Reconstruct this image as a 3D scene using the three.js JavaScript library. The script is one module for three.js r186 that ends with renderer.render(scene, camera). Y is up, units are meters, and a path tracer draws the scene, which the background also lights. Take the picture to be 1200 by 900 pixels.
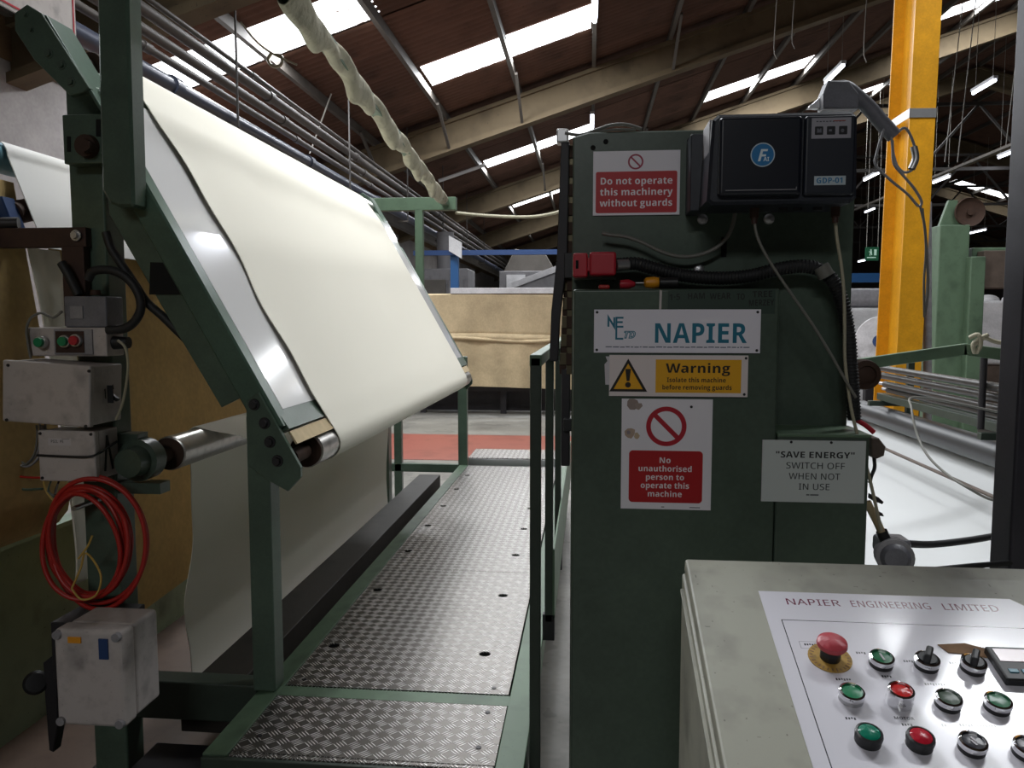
import * as THREE from 'three';
import { RoundedBoxGeometry } from 'three/addons/geometries/RoundedBoxGeometry.js';
import { mergeGeometries, toCreasedNormals, mergeVertices } from 'three/addons/utils/BufferGeometryUtils.js';
import { RectAreaLightUniformsLib } from 'three/addons/lights/RectAreaLightUniformsLib.js';

// ---------------------------------------------------------------- camera, light, exposure
// Coordinates in this file: x to the right, y up, Z = distance into the hall (three's z is -Z). Metres.
const scene = new THREE.Scene();
const camera = new THREE.PerspectiveCamera(2 * Math.atan(450 / 920) * 180 / Math.PI, 4 / 3, 0.05, 200);
camera.position.set(0, 1.6, 0);
camera.rotation.order = 'YXZ';
camera.rotation.set(-Math.atan(75 / 920), Math.atan(90 / 920), 0);
scene.background = new THREE.Color(0.75, 0.82, 0.95);

const renderer = new THREE.WebGLRenderer({ antialias: true });
renderer.toneMapping = THREE.LinearToneMapping;
renderer.toneMappingExposure = 1.0;
renderer.shadowMap.enabled = true;
RectAreaLightUniformsLib.init();
const SKYLIGHT_NITS = 34, SKYLIGHT_GLOW = 3.2, TUBE_NITS = 60, TUBE_GLOW = 6;
const DAY = new THREE.Color(0.94, 0.97, 1.0), TUBE = new THREE.Color(0.86, 0.9, 1.0);
function areaLight(color, nits, w, h, [x, y, Z], [dx, dy, dZ]) {          // an oblong light that faces along (dx, dy, dZ)
  const l = new THREE.RectAreaLight(color, nits, w, h);
  l.position.set(x, y, -Z);
  l.lookAt(x + dx, y + dy, -Z - dZ);
  scene.add(l);
  return l;
}

// ---------------------------------------------------------------- helpers
let seed = 7;
const rnd = () => { seed = (seed * 1664525 + 1013904223) >>> 0; return seed / 4294967296; };
const V = ([x, y, Z]) => new THREE.Vector3(x, y, -Z);
const base = new WeakMap(), taken = new Map();
function numbered(name, parent) {
  const key = parent === scene ? name : parent.uuid + name, n = taken.get(key) ?? 0;
  taken.set(key, n + 1);
  return n ? name + '_' + String(n).padStart(3, '0') : name;
}
// uv in metres, by the axis each triangle faces most
function metres(geo) {
  const g = geo.index ? geo.toNonIndexed() : geo, p = g.attributes.position, uv = new Float32Array(p.count * 2);
  const a = new THREE.Vector3(), b = new THREE.Vector3(), c = new THREE.Vector3(), n = new THREE.Vector3();
  for (let i = 0; i < p.count; i += 3) {
    a.fromBufferAttribute(p, i); b.fromBufferAttribute(p, i + 1); c.fromBufferAttribute(p, i + 2);
    n.crossVectors(b.clone().sub(a), c.clone().sub(a));
    const x = Math.abs(n.x), y = Math.abs(n.y), z = Math.abs(n.z);
    for (const [k, q] of [[0, a], [1, b], [2, c]]) {
      uv[(i + k) * 2] = x > y && x > z ? q.z : q.x;
      uv[(i + k) * 2 + 1] = y >= x && y >= z ? q.z : q.y;
    }
  }
  g.setAttribute('uv', new THREE.BufferAttribute(uv, 2));
  return g;
}
function plain(geo) {                                                     // ready for merging: position, normal, uv, no index
  let g = geo.index ? geo.toNonIndexed() : geo.clone();
  for (const k of Object.keys(g.attributes)) if (!['position', 'normal', 'uv'].includes(k)) g.deleteAttribute(k);
  if (!g.attributes.uv) g.setAttribute('uv', new THREE.BufferAttribute(new Float32Array(g.attributes.position.count * 2), 2));
  return g;
}
const join = (list) => list.length === 1 ? list[0] : mergeGeometries(list.map(plain));
const shade = (m) => { m.castShadow = m.receiveShadow = true; return m; };
function say(o, label, category, group) {
  if (label) o.userData.label = label;
  if (category) o.userData.category = category;
  if (group) o.userData.group = group;
}
function thing(name, label, category, [x, y, Z], group) {                 // a Group at the thing's base; its parts are children
  const o = new THREE.Group();
  o.name = numbered(name, scene);
  o.position.set(x, y, -Z);
  base.set(o, o.position.clone());
  say(o, label, category, group);
  scene.add(o);
  return o;
}
function part(parent, name, geo, mat, { label, keepUV } = {}) {           // geometry in world metres
  let g = Array.isArray(geo) ? join(geo) : geo.clone();
  if (!keepUV) g = metres(g);
  const b = base.get(parent);
  g.translate(-b.x, -b.y, -b.z);
  const m = shade(new THREE.Mesh(g, mat));
  m.name = numbered(name, parent);
  if (label) m.userData.label = label;
  base.set(m, b);
  parent.add(m);
  return m;
}
function piece(parent, name, sharedGeo, mat, [x, y, Z], turn) {           // a shared geometry set down at a place
  const b = base.get(parent), m = shade(new THREE.Mesh(sharedGeo, mat));
  m.name = numbered(name, parent);
  m.position.set(x - b.x, y - b.y, -Z - b.z);
  if (turn) m.rotation.set(...turn);
  base.set(m, new THREE.Vector3(0, 0, 0));
  parent.add(m);
  return m;
}
function sub(parent, name, localGeo, mat) {                               // a sub-part in its part's own frame
  const m = shade(new THREE.Mesh(localGeo, mat));
  m.name = numbered(name, parent);
  parent.add(m);
  return m;
}
function solo(name, label, category, geo, mat, { group, keepUV, kind } = {}) {   // a thing that is one mesh
  let g = Array.isArray(geo) ? join(geo) : geo.clone();
  if (!keepUV) g = metres(g);
  g.computeBoundingBox();
  const bb = g.boundingBox, c = new THREE.Vector3((bb.min.x + bb.max.x) / 2, bb.min.y, (bb.min.z + bb.max.z) / 2);
  g.translate(-c.x, -c.y, -c.z);
  const m = shade(new THREE.Mesh(g, mat));
  m.name = numbered(name, scene);
  m.position.copy(c);
  say(m, label, category, group);
  if (kind) m.userData.kind = kind;
  scene.add(m);
  return m;
}
function structure(name) { const o = new THREE.Group(); o.name = name; o.userData.kind = 'structure'; base.set(o, new THREE.Vector3()); scene.add(o); return o; }

// shapes, all in world metres
function bx(x0, x1, y0, y1, Z0, Z1, r = 0) {
  const w = x1 - x0, h = y1 - y0, d = Z1 - Z0;
  const g = r ? new RoundedBoxGeometry(w, h, d, 2, Math.min(r, w / 2.01, h / 2.01, d / 2.01)) : new THREE.BoxGeometry(w, h, d);
  return g.translate((x0 + x1) / 2, (y0 + y1) / 2, -(Z0 + Z1) / 2);
}
function bar(p, q, w, h, r = 0.003) {                                     // a square bar from p to q, w across, h high
  const a = V(p), b = V(q), d = b.clone().sub(a), L = d.length();
  const g = r ? new RoundedBoxGeometry(w, h, L, 1, Math.min(r, w / 2.1, h / 2.1)) : new THREE.BoxGeometry(w, h, L);
  const m = new THREE.Matrix4().lookAt(b, a, Math.abs(d.y) > 0.98 * L ? new THREE.Vector3(0, 0, 1) : new THREE.Vector3(0, 1, 0));
  return g.applyMatrix4(m).translate((a.x + b.x) / 2, (a.y + b.y) / 2, (a.z + b.z) / 2);
}
function cyl(p, q, r0, r1 = r0, n = 24, open = false) {
  const a = V(p), b = V(q), d = b.clone().sub(a);
  const g = new THREE.CylinderGeometry(r1, r0, d.length(), n, 1, open);
  g.applyQuaternion(new THREE.Quaternion().setFromUnitVectors(new THREE.Vector3(0, 1, 0), d.clone().normalize()));
  return g.translate((a.x + b.x) / 2, (a.y + b.y) / 2, (a.z + b.z) / 2);
}
function tube(pts, r, seg = pts.length * 8, n = 8, closed = false) {
  return new THREE.TubeGeometry(new THREE.CatmullRomCurve3(pts.map(V), closed, 'centripetal'), seg, r, n, closed);
}
function prism(poly, Z0, Z1, bevel = 0.002) {                             // an outline in x, y with depth from Z0 to Z1
  const s = new THREE.Shape(poly.map(([x, y]) => new THREE.Vector2(x, y)));
  return new THREE.ExtrudeGeometry(s, { depth: Z1 - Z0 - 2 * bevel, bevelEnabled: bevel > 0, bevelSize: bevel, bevelThickness: bevel, bevelOffset: -bevel, bevelSegments: 1, curveSegments: 6 }).translate(0, 0, -Z1 + bevel);
}
function lathe(profile, p, q, n = 32) {                                   // profile of [radius, along], its axis from p towards q
  const a = V(p), d = V(q).sub(a).normalize();
  const g = new THREE.LatheGeometry(profile.map(([r, t]) => new THREE.Vector2(Math.max(r, 1e-5), t)), n);
  return toCreasedNormals(g.applyQuaternion(new THREE.Quaternion().setFromUnitVectors(new THREE.Vector3(0, 1, 0), d)).translate(a.x, a.y, a.z), 0.7);
}
// a sheet with thickness: f(u, v) gives [x, y, Z]; its back lies t metres behind its front
function slab(f, nu, nv, t) {
  const P = [], up = [], idx = [], W = nu + 1, e = 1e-3;
  for (let j = 0; j <= nv; j++) for (let i = 0; i <= nu; i++) {
    const u = i / nu, v = j / nv, p = V(f(u, v));
    const du = V(f(Math.min(u + e, 1), v)).sub(V(f(Math.max(u - e, 0), v))), dv = V(f(u, Math.min(v + e, 1))).sub(V(f(u, Math.max(v - e, 0))));
    P.push(p); up.push(p.clone().addScaledVector(du.cross(dv).normalize(), -t));
  }
  const N = P.length, all = [...P, ...up], quad = (a, b, c, d) => idx.push(a, b, c, a, c, d);
  for (let j = 0; j < nv; j++) for (let i = 0; i < nu; i++) {
    const a = j * W + i;
    quad(a, a + 1, a + 1 + W, a + W); quad(N + a + W, N + a + 1 + W, N + a + 1, N + a);
  }
  for (let i = 0; i < nu; i++) { quad(N + i, N + i + 1, i + 1, i); const a = nv * W + i; quad(a, a + 1, N + a + 1, N + a); }
  for (let j = 0; j < nv; j++) { const a = j * W; quad(a, a + W, N + a + W, N + a); const b = a + nu; quad(N + b, N + b + W, b + W, b); }
  const g = new THREE.BufferGeometry();
  g.setAttribute('position', new THREE.Float32BufferAttribute(all.flatMap((q) => [q.x, q.y, q.z]), 3));
  g.setIndex(idx);
  return toCreasedNormals(g, 0.9);
}
function disc(p, q, r, h, n = 12) { const a = V(p), d = V(q).sub(a).normalize(), e = a.clone().addScaledVector(d, h); return cyl(p, [e.x, e.y, -e.z], r, r * 0.92, n); }
const towardsUs = ([x, y, Z]) => [x, y, Z - 1];
const hexBolt = (p, r = 0.009, h = 0.007) => join([disc(p, towardsUs(p), r * 1.5, h * 0.3, 16), disc([p[0], p[1], p[2] - h * 0.3], towardsUs(p), r, h, 6)]);

// ---------------------------------------------------------------- textures and materials
function canvas(w, h, draw) { const c = document.createElement('canvas'); c.width = w; c.height = h; draw(c.getContext('2d'), w, h); return c; }
function picture(w, h, draw) { const t = new THREE.CanvasTexture(canvas(w, h, draw)); t.colorSpace = THREE.SRGBColorSpace; t.anisotropy = 8; return t; }
function data(n, f, srgb) {                                              // a repeating texture from f(u, v) -> [r, g, b] in 0..1
  const a = new Uint8Array(n * n * 4);
  for (let y = 0; y < n; y++) for (let x = 0; x < n; x++) {
    const c = f(x / n, y / n), o = (y * n + x) * 4;
    for (let k = 0; k < 3; k++) a[o + k] = Math.round(255 * Math.min(1, Math.max(0, c[k])));
    a[o + 3] = 255;
  }
  const t = new THREE.DataTexture(a, n, n);
  t.wrapS = t.wrapT = THREE.RepeatWrapping; t.magFilter = THREE.LinearFilter; t.minFilter = THREE.LinearMipmapLinearFilter; t.generateMipmaps = true;
  if (srgb) t.colorSpace = THREE.SRGBColorSpace;
  t.needsUpdate = true;
  return t;
}
const hash = (x, y, s) => { let h = (x * 374761393 + y * 668265263 + s * 974634777) | 0; h = Math.imul(h ^ (h >>> 13), 1274126177); return ((h ^ (h >>> 16)) >>> 0) / 4294967296; };
function noise(u, v, n, s) {                                             // value noise that repeats after n cells
  const x = u * n, y = v * n, i = Math.floor(x), j = Math.floor(y), fx = x - i, fy = y - j, a = fx * fx * (3 - 2 * fx), b = fy * fy * (3 - 2 * fy);
  const at = (p, q) => hash(((p % n) + n) % n, ((q % n) + n) % n, s);
  return (at(i, j) * (1 - a) + at(i + 1, j) * a) * (1 - b) + (at(i, j + 1) * (1 - a) + at(i + 1, j + 1) * a) * b;
}
const fbm = (u, v, n, s) => 0.5 * noise(u, v, n, s) + 0.27 * noise(u, v, n * 2, s + 1) + 0.15 * noise(u, v, n * 4, s + 2) + 0.08 * noise(u, v, n * 8, s + 3);
const sized = (t, m) => { const c = t.clone(); c.repeat.set(1 / m, 1 / m); c.needsUpdate = true; return c; };
const T = {
  mottle: data(256, (u, v) => { const k = 0.8 + 0.2 * fbm(u, v, 5, 11) + 0.06 * (noise(u, v, 90, 3) - 0.5); return [k, k, k]; }, true),
  grime: data(512, (u, v) => { const a = fbm(u, v, 4, 21), b = fbm(u, v, 9, 31), k = 0.93 - 0.5 * Math.max(0, a - 0.56) - 0.3 * Math.max(0, b - 0.55) - (noise(u, v, 80, 5) > 0.965 ? 0.25 : 0); return [k, k * 0.985, k * 0.96]; }, true),
  rough: data(256, (u, v) => { const k = 0.75 + 0.5 * (fbm(u, v, 6, 41) - 0.5); return [k, k, k]; }),
  hammer: data(256, (u, v) => { const k = noise(u, v, 34, 51) * 0.7 + noise(u, v, 68, 52) * 0.3; return [k, k, k]; }),
  weave: data(128, (u, v) => { const k = 0.5 + 0.25 * Math.sin(u * Math.PI * 64) * Math.cos(v * Math.PI * 64) + 0.3 * (noise(u, v, 16, 61) - 0.5); return [k, k, k]; }),
  soft: data(256, (u, v) => { const k = fbm(u, v, 4, 71); return [k, k, k]; }),
  concrete: data(512, (u, v) => { const a = fbm(u, v, 5, 81), b = noise(u, v, 120, 85), k = 0.72 + 0.32 * (a - 0.5) + 0.06 * (b - 0.5) - (fbm(u, v, 12, 89) > 0.68 ? 0.08 : 0); return [k, k * 0.99, k * 0.96]; }, true),
  ...(() => {                                                             // barred tread: height, and metal with dirt between the worn bars
    const n = 512, draw = (ground, bars, g) => {
      g.fillStyle = ground; g.fillRect(0, 0, n, n);
      const cell = n / 2;
      for (let j = -1; j < 3; j++) for (let i = -1; i < 3; i++) {
        g.save(); g.translate((i + 0.5) * cell, (j + 0.5) * cell); g.rotate(((i + j) & 1 ? 1 : -1) * Math.PI / 4);
        for (let k = -1.5; k <= 1.5; k++) for (const [w, c] of bars) { g.fillStyle = c; g.beginPath(); g.ellipse(0, k * 54, 100 - (26 - w) * 0.5, w / 2, 0, 0, 7); g.fill(); }
        g.restore();
      }
    };
    const tread = new THREE.CanvasTexture(canvas(n, n, (g) => draw('#000', [[26, '#5a5a5a'], [19, '#aaa'], [11, '#f5f5f5']], g)));
    const treadColour = picture(n, n, (g) => draw('#76726e', [[24, '#b0aeac'], [15, '#ffffff']], g));
    for (const t of [tread, treadColour]) t.wrapS = t.wrapT = THREE.RepeatWrapping;
    return { tread, treadColour };
  })(),
};
function mat(r, g, b, roughness = 0.6, metalness = 0, more = {}) {
  const { map, mapSize = 1, bump, bumpSize = 1, bumpScale = 0.001, physical, ...rest } = more;
  const m = new (physical ? THREE.MeshPhysicalMaterial : THREE.MeshStandardMaterial)({ roughness, metalness, ...rest });
  m.color.setRGB(r, g, b);
  if (map) m.map = sized(map, mapSize);
  if (bump) { m.bumpMap = sized(bump, bumpSize); m.bumpScale = bumpScale; }
  return m;
}
const M = {
  machineGreen: mat(0.082, 0.118, 0.088, 0.34, 0, { map: T.mottle, mapSize: 0.6, bump: T.hammer, bumpSize: 0.06, bumpScale: 0.0001 }),
  oilBrown: mat(0.17, 0.115, 0.09, 0.55, 0, { map: T.grime, mapSize: 0.8 }),
  flangeGreen: mat(0.09, 0.155, 0.11, 0.3, 0, { map: T.mottle, mapSize: 0.4 }),
  frameGreen: mat(0.09, 0.138, 0.1, 0.33, 0, { map: T.mottle, mapSize: 0.4 }),
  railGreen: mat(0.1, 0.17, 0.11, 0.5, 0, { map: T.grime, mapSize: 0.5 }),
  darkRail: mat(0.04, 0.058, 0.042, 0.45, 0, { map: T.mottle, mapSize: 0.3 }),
  paleGreen: mat(0.125, 0.205, 0.135, 0.5, 0, { map: T.grime, mapSize: 0.7 }),
  troughGreen: mat(0.34, 0.47, 0.36, 0.55, 0, { map: T.grime, mapSize: 0.8 }),
  darkSteel: mat(0.035, 0.032, 0.036, 0.5, 0.3, { map: T.mottle, mapSize: 0.3 }),
  beamDark: mat(0.035, 0.03, 0.026, 0.6, 0.2, { map: T.grime, mapSize: 0.5 }),
  steel: mat(0.5, 0.5, 0.5, 0.35, 1, { map: T.mottle, mapSize: 0.2 }),
  zinc: mat(0.55, 0.55, 0.56, 0.42, 0.9),
  chrome: mat(0.75, 0.75, 0.76, 0.12, 1),
  roller: mat(0.62, 0.62, 0.62, 0.3, 0.85, { map: T.grime, mapSize: 0.25 }),
  rust: mat(0.07, 0.035, 0.022, 0.75, 0.2, { map: T.mottle, mapSize: 0.1 }),
  brownSteel: mat(0.065, 0.032, 0.025, 0.55, 0.3, { map: T.mottle, mapSize: 0.2 }),
  black: mat(0.012, 0.012, 0.013, 0.45),
  rubber: mat(0.015, 0.015, 0.016, 0.6),
  plasticGrey: mat(0.35, 0.34, 0.36, 0.5, 0, { map: T.mottle, mapSize: 0.2 }),
  boxWhite: mat(0.6, 0.56, 0.57, 0.5, 0, { map: T.grime, mapSize: 0.3 }),
  boxGrey: mat(0.22, 0.22, 0.25, 0.45, 0, { map: T.mottle, mapSize: 0.2 }),
  boardWhite: mat(0.84, 0.83, 0.82, 0.14, 0, { physical: true, clearcoat: 0.6, clearcoatRoughness: 0.06 }),
  cloth: mat(0.86, 0.825, 0.715, 0.95, 0, { physical: true, sheen: 0.3, bump: T.weave, bumpSize: 0.05, bumpScale: 0.0003 }),
  clothDirty: mat(0.58, 0.57, 0.46, 0.95, 0, { map: T.grime, mapSize: 0.4, bump: T.soft, bumpSize: 0.15, bumpScale: 0.01 }),
  clothWhite: mat(0.84, 0.83, 0.8, 0.95, 0, { bump: T.weave, bumpSize: 0.05, bumpScale: 0.0003 }),
  tan: mat(0.72, 0.5, 0.2, 0.9, 0, { map: T.mottle, mapSize: 1.2, bump: T.weave, bumpSize: 0.05, bumpScale: 0.0003 }),
  canvasTan: mat(0.62, 0.49, 0.3, 0.95, 0, { map: T.mottle, mapSize: 1.5 }),
  tread: mat(0.78, 0.77, 0.76, 0.36, 0.9, { map: T.treadColour, mapSize: 0.084, bump: T.tread, bumpSize: 0.084, bumpScale: 0.0025 }),
  yellow: mat(0.78, 0.36, 0.012, 0.42, 0, { map: T.mottle, mapSize: 0.8 }),
  buttonGreen: mat(0.01, 0.22, 0.09, 0.35), red: mat(0.45, 0.015, 0.03, 0.45), redCable: mat(0.42, 0.02, 0.015, 0.4),
  orange: mat(0.75, 0.3, 0.01, 0.45), cableYellow: mat(0.55, 0.36, 0.08, 0.5), cableGrey: mat(0.17, 0.165, 0.145, 0.5), cableCream: mat(0.38, 0.35, 0.25, 0.5),
  console: mat(0.42, 0.43, 0.37, 0.5, 0, { map: T.grime, mapSize: 0.45 }),
  blue: mat(0.012, 0.045, 0.15, 0.5), tealRoller: mat(0.12, 0.3, 0.38, 0.4),
  drive: mat(0.012, 0.015, 0.024, 0.4), driveLid: mat(0.009, 0.011, 0.018, 0.3),
  roofs: [0, 1, 2, 3].map((k) => mat(0.125 + 0.015 * k, 0.066 + 0.008 * k, 0.047 + 0.006 * k, 0.9, 0, { map: T.grime, mapSize: 2.5 })),
  rafter: mat(0.17, 0.13, 0.078, 0.8, 0, { map: T.grime, mapSize: 2 }),
  purlin: mat(0.13, 0.115, 0.1, 0.7, 0, { map: T.mottle, mapSize: 1 }),
  pipe: mat(0.11, 0.098, 0.09, 0.5, 0.2, { map: T.mottle, mapSize: 0.8 }),
  pipeDark: mat(0.055, 0.062, 0.09, 0.35, 0.2), wire: mat(0.3, 0.28, 0.25, 0.6),
  wallWhite: mat(0.42, 0.39, 0.385, 0.8, 0, { map: T.mottle, mapSize: 2 }), wallBrown: mat(0.2, 0.13, 0.075, 0.85, 0, { map: T.grime, mapSize: 2 }), wallDark: mat(0.14, 0.11, 0.1, 0.9, 0, { map: T.mottle, mapSize: 3 }),
  floor: mat(0.42, 0.41, 0.385, 0.45, 0, { map: T.concrete, mapSize: 2.5 }), floorRed: mat(0.34, 0.1, 0.075, 0.45, 0, { map: T.grime, mapSize: 1.6 }),
  day: new THREE.MeshStandardMaterial({ color: 0xffffff, roughness: 0.8, emissive: DAY, emissiveIntensity: SKYLIGHT_GLOW }),
  tubeGlow: new THREE.MeshStandardMaterial({ color: 0xffffff, roughness: 0.5, emissive: TUBE, emissiveIntensity: TUBE_GLOW }),
  chain: mat(0.12, 0.1, 0.06, 0.4, 0.7), signPlate: mat(0.6, 0.57, 0.6, 0.5),
  panel: mat(0.7, 0.7, 0.72, 0.3), cardboard: mat(0.36, 0.21, 0.11, 0.8, 0, { map: T.mottle, mapSize: 0.05 }), stopYellow: mat(0.56, 0.35, 0.07, 0.6, 0, { map: T.grime, mapSize: 0.05 }), mushroom: mat(0.5, 0.06, 0.08, 0.38),
  buttonGreenDark: mat(0.02, 0.16, 0.07, 0.3), buttonRed: mat(0.62, 0.03, 0.03, 0.25), buttonDull: mat(0.04, 0.075, 0.045, 0.35), buttonTeal: mat(0.005, 0.2, 0.12, 0.25), buttonRedDark: mat(0.48, 0.012, 0.03, 0.25), buttonBlack: mat(0.02, 0.02, 0.03, 0.3),
  display: mat(0.32, 0.16, 0.17, 0.2), postGrey: mat(0.045, 0.042, 0.055, 0.5, 0.2, { map: T.mottle, mapSize: 0.3 }), brownGrey: mat(0.13, 0.095, 0.075, 0.6, 0, { map: T.mottle, mapSize: 0.3 }),
  clothBright: mat(0.55, 0.56, 0.56, 0.9), rubberGrey: mat(0.035, 0.037, 0.04, 0.4), trussDark: mat(0.05, 0.045, 0.042, 0.7), rollerDull: mat(0.04, 0.038, 0.036, 0.4, 0.1, { map: T.grime, mapSize: 0.3 }), clothRoll: mat(0.74, 0.73, 0.74, 0.8, 0, { map: T.mottle, mapSize: 1 }),
  orangeDull: mat(0.42, 0.14, 0.03, 0.6), blueBright: mat(0.015, 0.09, 0.25, 0.5), exitGreen: mat(0.01, 0.09, 0.045, 0.5), plantGrey: mat(0.2, 0.2, 0.22, 0.6, 0.1, { map: T.grime, mapSize: 1 }),
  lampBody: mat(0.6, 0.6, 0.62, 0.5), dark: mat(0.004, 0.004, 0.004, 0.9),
};
M.day.emissiveMap = picture(256, 128, (g, w, h) => {                     // daylight through a pane with leaves and dirt lying along its lower edge
  g.fillStyle = '#fff'; g.fillRect(0, 0, w, h); g.fillStyle = '#2a1c14';
  let s = 5; const q = () => { s = (s * 1664525 + 1013904223) >>> 0; return s / 4294967296; };
  for (let i = 0; i < 34; i++) { const x = q() * w, y = i < 9 ? q() * h : h - q() * q() * 14; g.beginPath(); g.ellipse(x, y, 1 + q() * 5, 0.7 + q() * 2, q() * 0.6, 0, 7); g.fill(); }
});

// ---------------------------------------------------------------- the hall
const ROOF0 = 6.44, PITCH = 0.32, BAY = 7.85, COL0 = 0.05, COLW = 2.8, RIDGE = COL0 + 5 * COLW, WALL_L = -5.62, WALL_R = 28.05, FAR = 62, BACK = -13;
const roofY = (x) => ROOF0 + PITCH * (x < RIDGE ? x : 2 * RIDGE - x);
const floor = structure('floor');
part(floor, 'concrete_slab', bx(WALL_L, WALL_R, -0.2, 0, BACK, FAR), M.floor);
part(floor, 'oil_stain', bx(-2.6, -1.25, 0, 0.003, 1.2, 5.2), M.oilBrown, { label: 'brown oil stained floor under the left machine' });
part(floor, 'painted_walkway', bx(WALL_L, 9, 0, 0.004, 8.77, 10.75), M.floorRed, { label: 'red painted walkway strip across the grey floor' });
const wallLeft = structure('wall_left');
part(wallLeft, 'white_wall', bx(WALL_L - 0.3, WALL_L, 0, 4.1, BACK, FAR), M.wallWhite);
part(wallLeft, 'brown_cladding', bx(WALL_L - 0.3, WALL_L + 0.02, 4.1, 4.9, BACK, FAR), M.wallBrown);
const wallRight = structure('wall_right'); part(wallRight, 'cladding', bx(WALL_R, WALL_R + 0.3, 0, 6.6, BACK, FAR), M.wallDark);
const gable = [[WALL_L - 0.3, 0], [WALL_R + 0.3, 0], [WALL_R + 0.3, roofY(WALL_R) + 0.2], [RIDGE, roofY(RIDGE) + 0.2], [WALL_L - 0.3, roofY(WALL_L) + 0.2]];
const wallFar = structure('wall_far'); part(wallFar, 'cladding', prism(gable, FAR, FAR + 0.3, 0), M.wallDark);
const wallBack = structure('wall_back'); part(wallBack, 'cladding', prism(gable, BACK - 0.3, BACK, 0), M.wallDark);

// roof: corrugated sheets over purlins over rafters, a row of daylight panes in every bay
const ceiling = structure('ceiling');
const ROW = 1.05, LEN = COLW * Math.hypot(1, PITCH) + 0.12;
function corrugated(amp) {
  const waves = 7, n = waves * 4, pos = [], idx = [], uv = [];
  for (let i = 0; i <= n; i++) for (const s of [-0.5, 0.5]) {
    pos.push(s * LEN, amp * Math.sin(i / 4 * 2 * Math.PI), (i / n - 0.5) * (ROW + 0.06)); uv.push(s * LEN, (i / n) * ROW);
  }
  for (let i = 0; i < n; i++) { const a = 2 * i; idx.push(a, a + 1, a + 3, a, a + 3, a + 2); }
  const g = new THREE.BufferGeometry();
  g.setAttribute('position', new THREE.Float32BufferAttribute(pos, 3)); g.setAttribute('uv', new THREE.Float32BufferAttribute(uv, 2)); g.setIndex(idx); g.computeVertexNormals();
  return g;
}
const sheetShape = corrugated(0.028), tilt = Math.atan(PITCH);
const paneShape = new THREE.PlaneGeometry(LEN - 0.1, ROW - 0.04).rotateX(Math.PI / 2);
const skylights = [[-2, 9], [-1, -8], [-1, 4], [-1, 12], [-1, 19], [-1, 26], [-1, 34], [1, 4], [1, 20], [1, 26], [3, 20], [3, 27], [7, 43], [8, 43]];
const isPane = new Set(skylights.map((s) => s.join()));
const farSheets = [];
for (let c = -2; c < 10; c++) for (let row = -13; row < 59; row++) {
  const right = c >= 5, x = COL0 + COLW * (c + 0.5), Z = ROW * (row + 0.5), y = roofY(x) + 0.03 * (row & 1 ? 1 : 0.4) + (rnd() - 0.5) * 0.012, turn = [0, 0, right ? -tilt : tilt];
  if (isPane.has(c + ',' + row)) {
    piece(ceiling, 'skylight_pane', paneShape, M.day, [x, y + 0.01, Z], turn);
    const n = [right ? -PITCH : PITCH, -1, 0];
    if (Z < 36) areaLight(DAY, SKYLIGHT_NITS, ROW - 0.08, LEN - 0.15, [x + n[0] * 0.06, y - 0.06, Z], n);
  } else if (!right && c < 5 && row >= 6 && row <= 27) piece(ceiling, 'roof_sheet', sheetShape, M.roofs[Math.floor(rnd() * 4)], [x, y, Z], turn);
  else { const g = sheetShape.clone(); g.rotateZ(turn[2]); g.translate(x, y, -Z); farSheets.push(g); }
}
const rest = part(ceiling, 'roof_sheet_field', farSheets, M.roofs[1]); rest.userData.kind = 'stuff';
for (const s of [-1, 1]) {
  const x0 = s < 0 ? WALL_L - 0.3 : RIDGE, x1 = s < 0 ? RIDGE : WALL_R + 0.3;
  part(ceiling, 'roof_deck', prism([[x0, roofY(x0) + 0.1], [x1, roofY(x1) + 0.1], [x1, roofY(x1) + 0.2], [x0, roofY(x0) + 0.2]], BACK, FAR, 0), M.roofs[0]);
}
for (let k = -4; k <= 20; k++) {                                          // purlins run the length of the hall
  const x = COL0 + 1.4 * k;
  if (x > WALL_R - 0.5) break;
  const y = roofY(x);
  part(ceiling, 'purlin', bx(x - 0.035, x + 0.035, y - 0.17, y - 0.03, BACK, FAR), M.purlin);
}
for (let k = -2; k < 8; k++) {
  const Z = 7.35 + BAY * k;
  if (Z > FAR - 1) break;
  for (const s of [-1, 1]) {
    const x0 = s < 0 ? WALL_L : RIDGE, x1 = s < 0 ? RIDGE : WALL_R, d0 = 0.16, d1 = 0.74;
    const r = part(ceiling, 'rafter', prism([[x0, roofY(x0) - d0], [x1, roofY(x1) - d0], [x1, roofY(x1) - d1], [x0, roofY(x0) - d1]], Z, Z + 0.14, 0), M.rafter);
    for (const [e0, e1] of [[d0, d0 + 0.07], [d1 - 0.08, d1 + 0.02]]) part(r, 'flange', prism([[x0, roofY(x0) - e0], [x1, roofY(x1) - e0], [x1, roofY(x1) - e1], [x0, roofY(x0) - e1]], Z - 0.07, Z + 0.21, 0), M.rafter);
  }
}
for (const [x, Z] of [[-4.15, 14], [-2.75, 14], [-1.35, 13.9], [1.45, 13.9], [-1.35, 21.8], [1.45, 21.8]]) part(ceiling, 'fly_brace', bar([x + 0.06, roofY(x) - 0.16, Z], [x + 0.06, roofY(x) - 0.7, 15.18 + (Z > 18 ? BAY : 0)], 0.05, 0.05), M.purlin);

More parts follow.
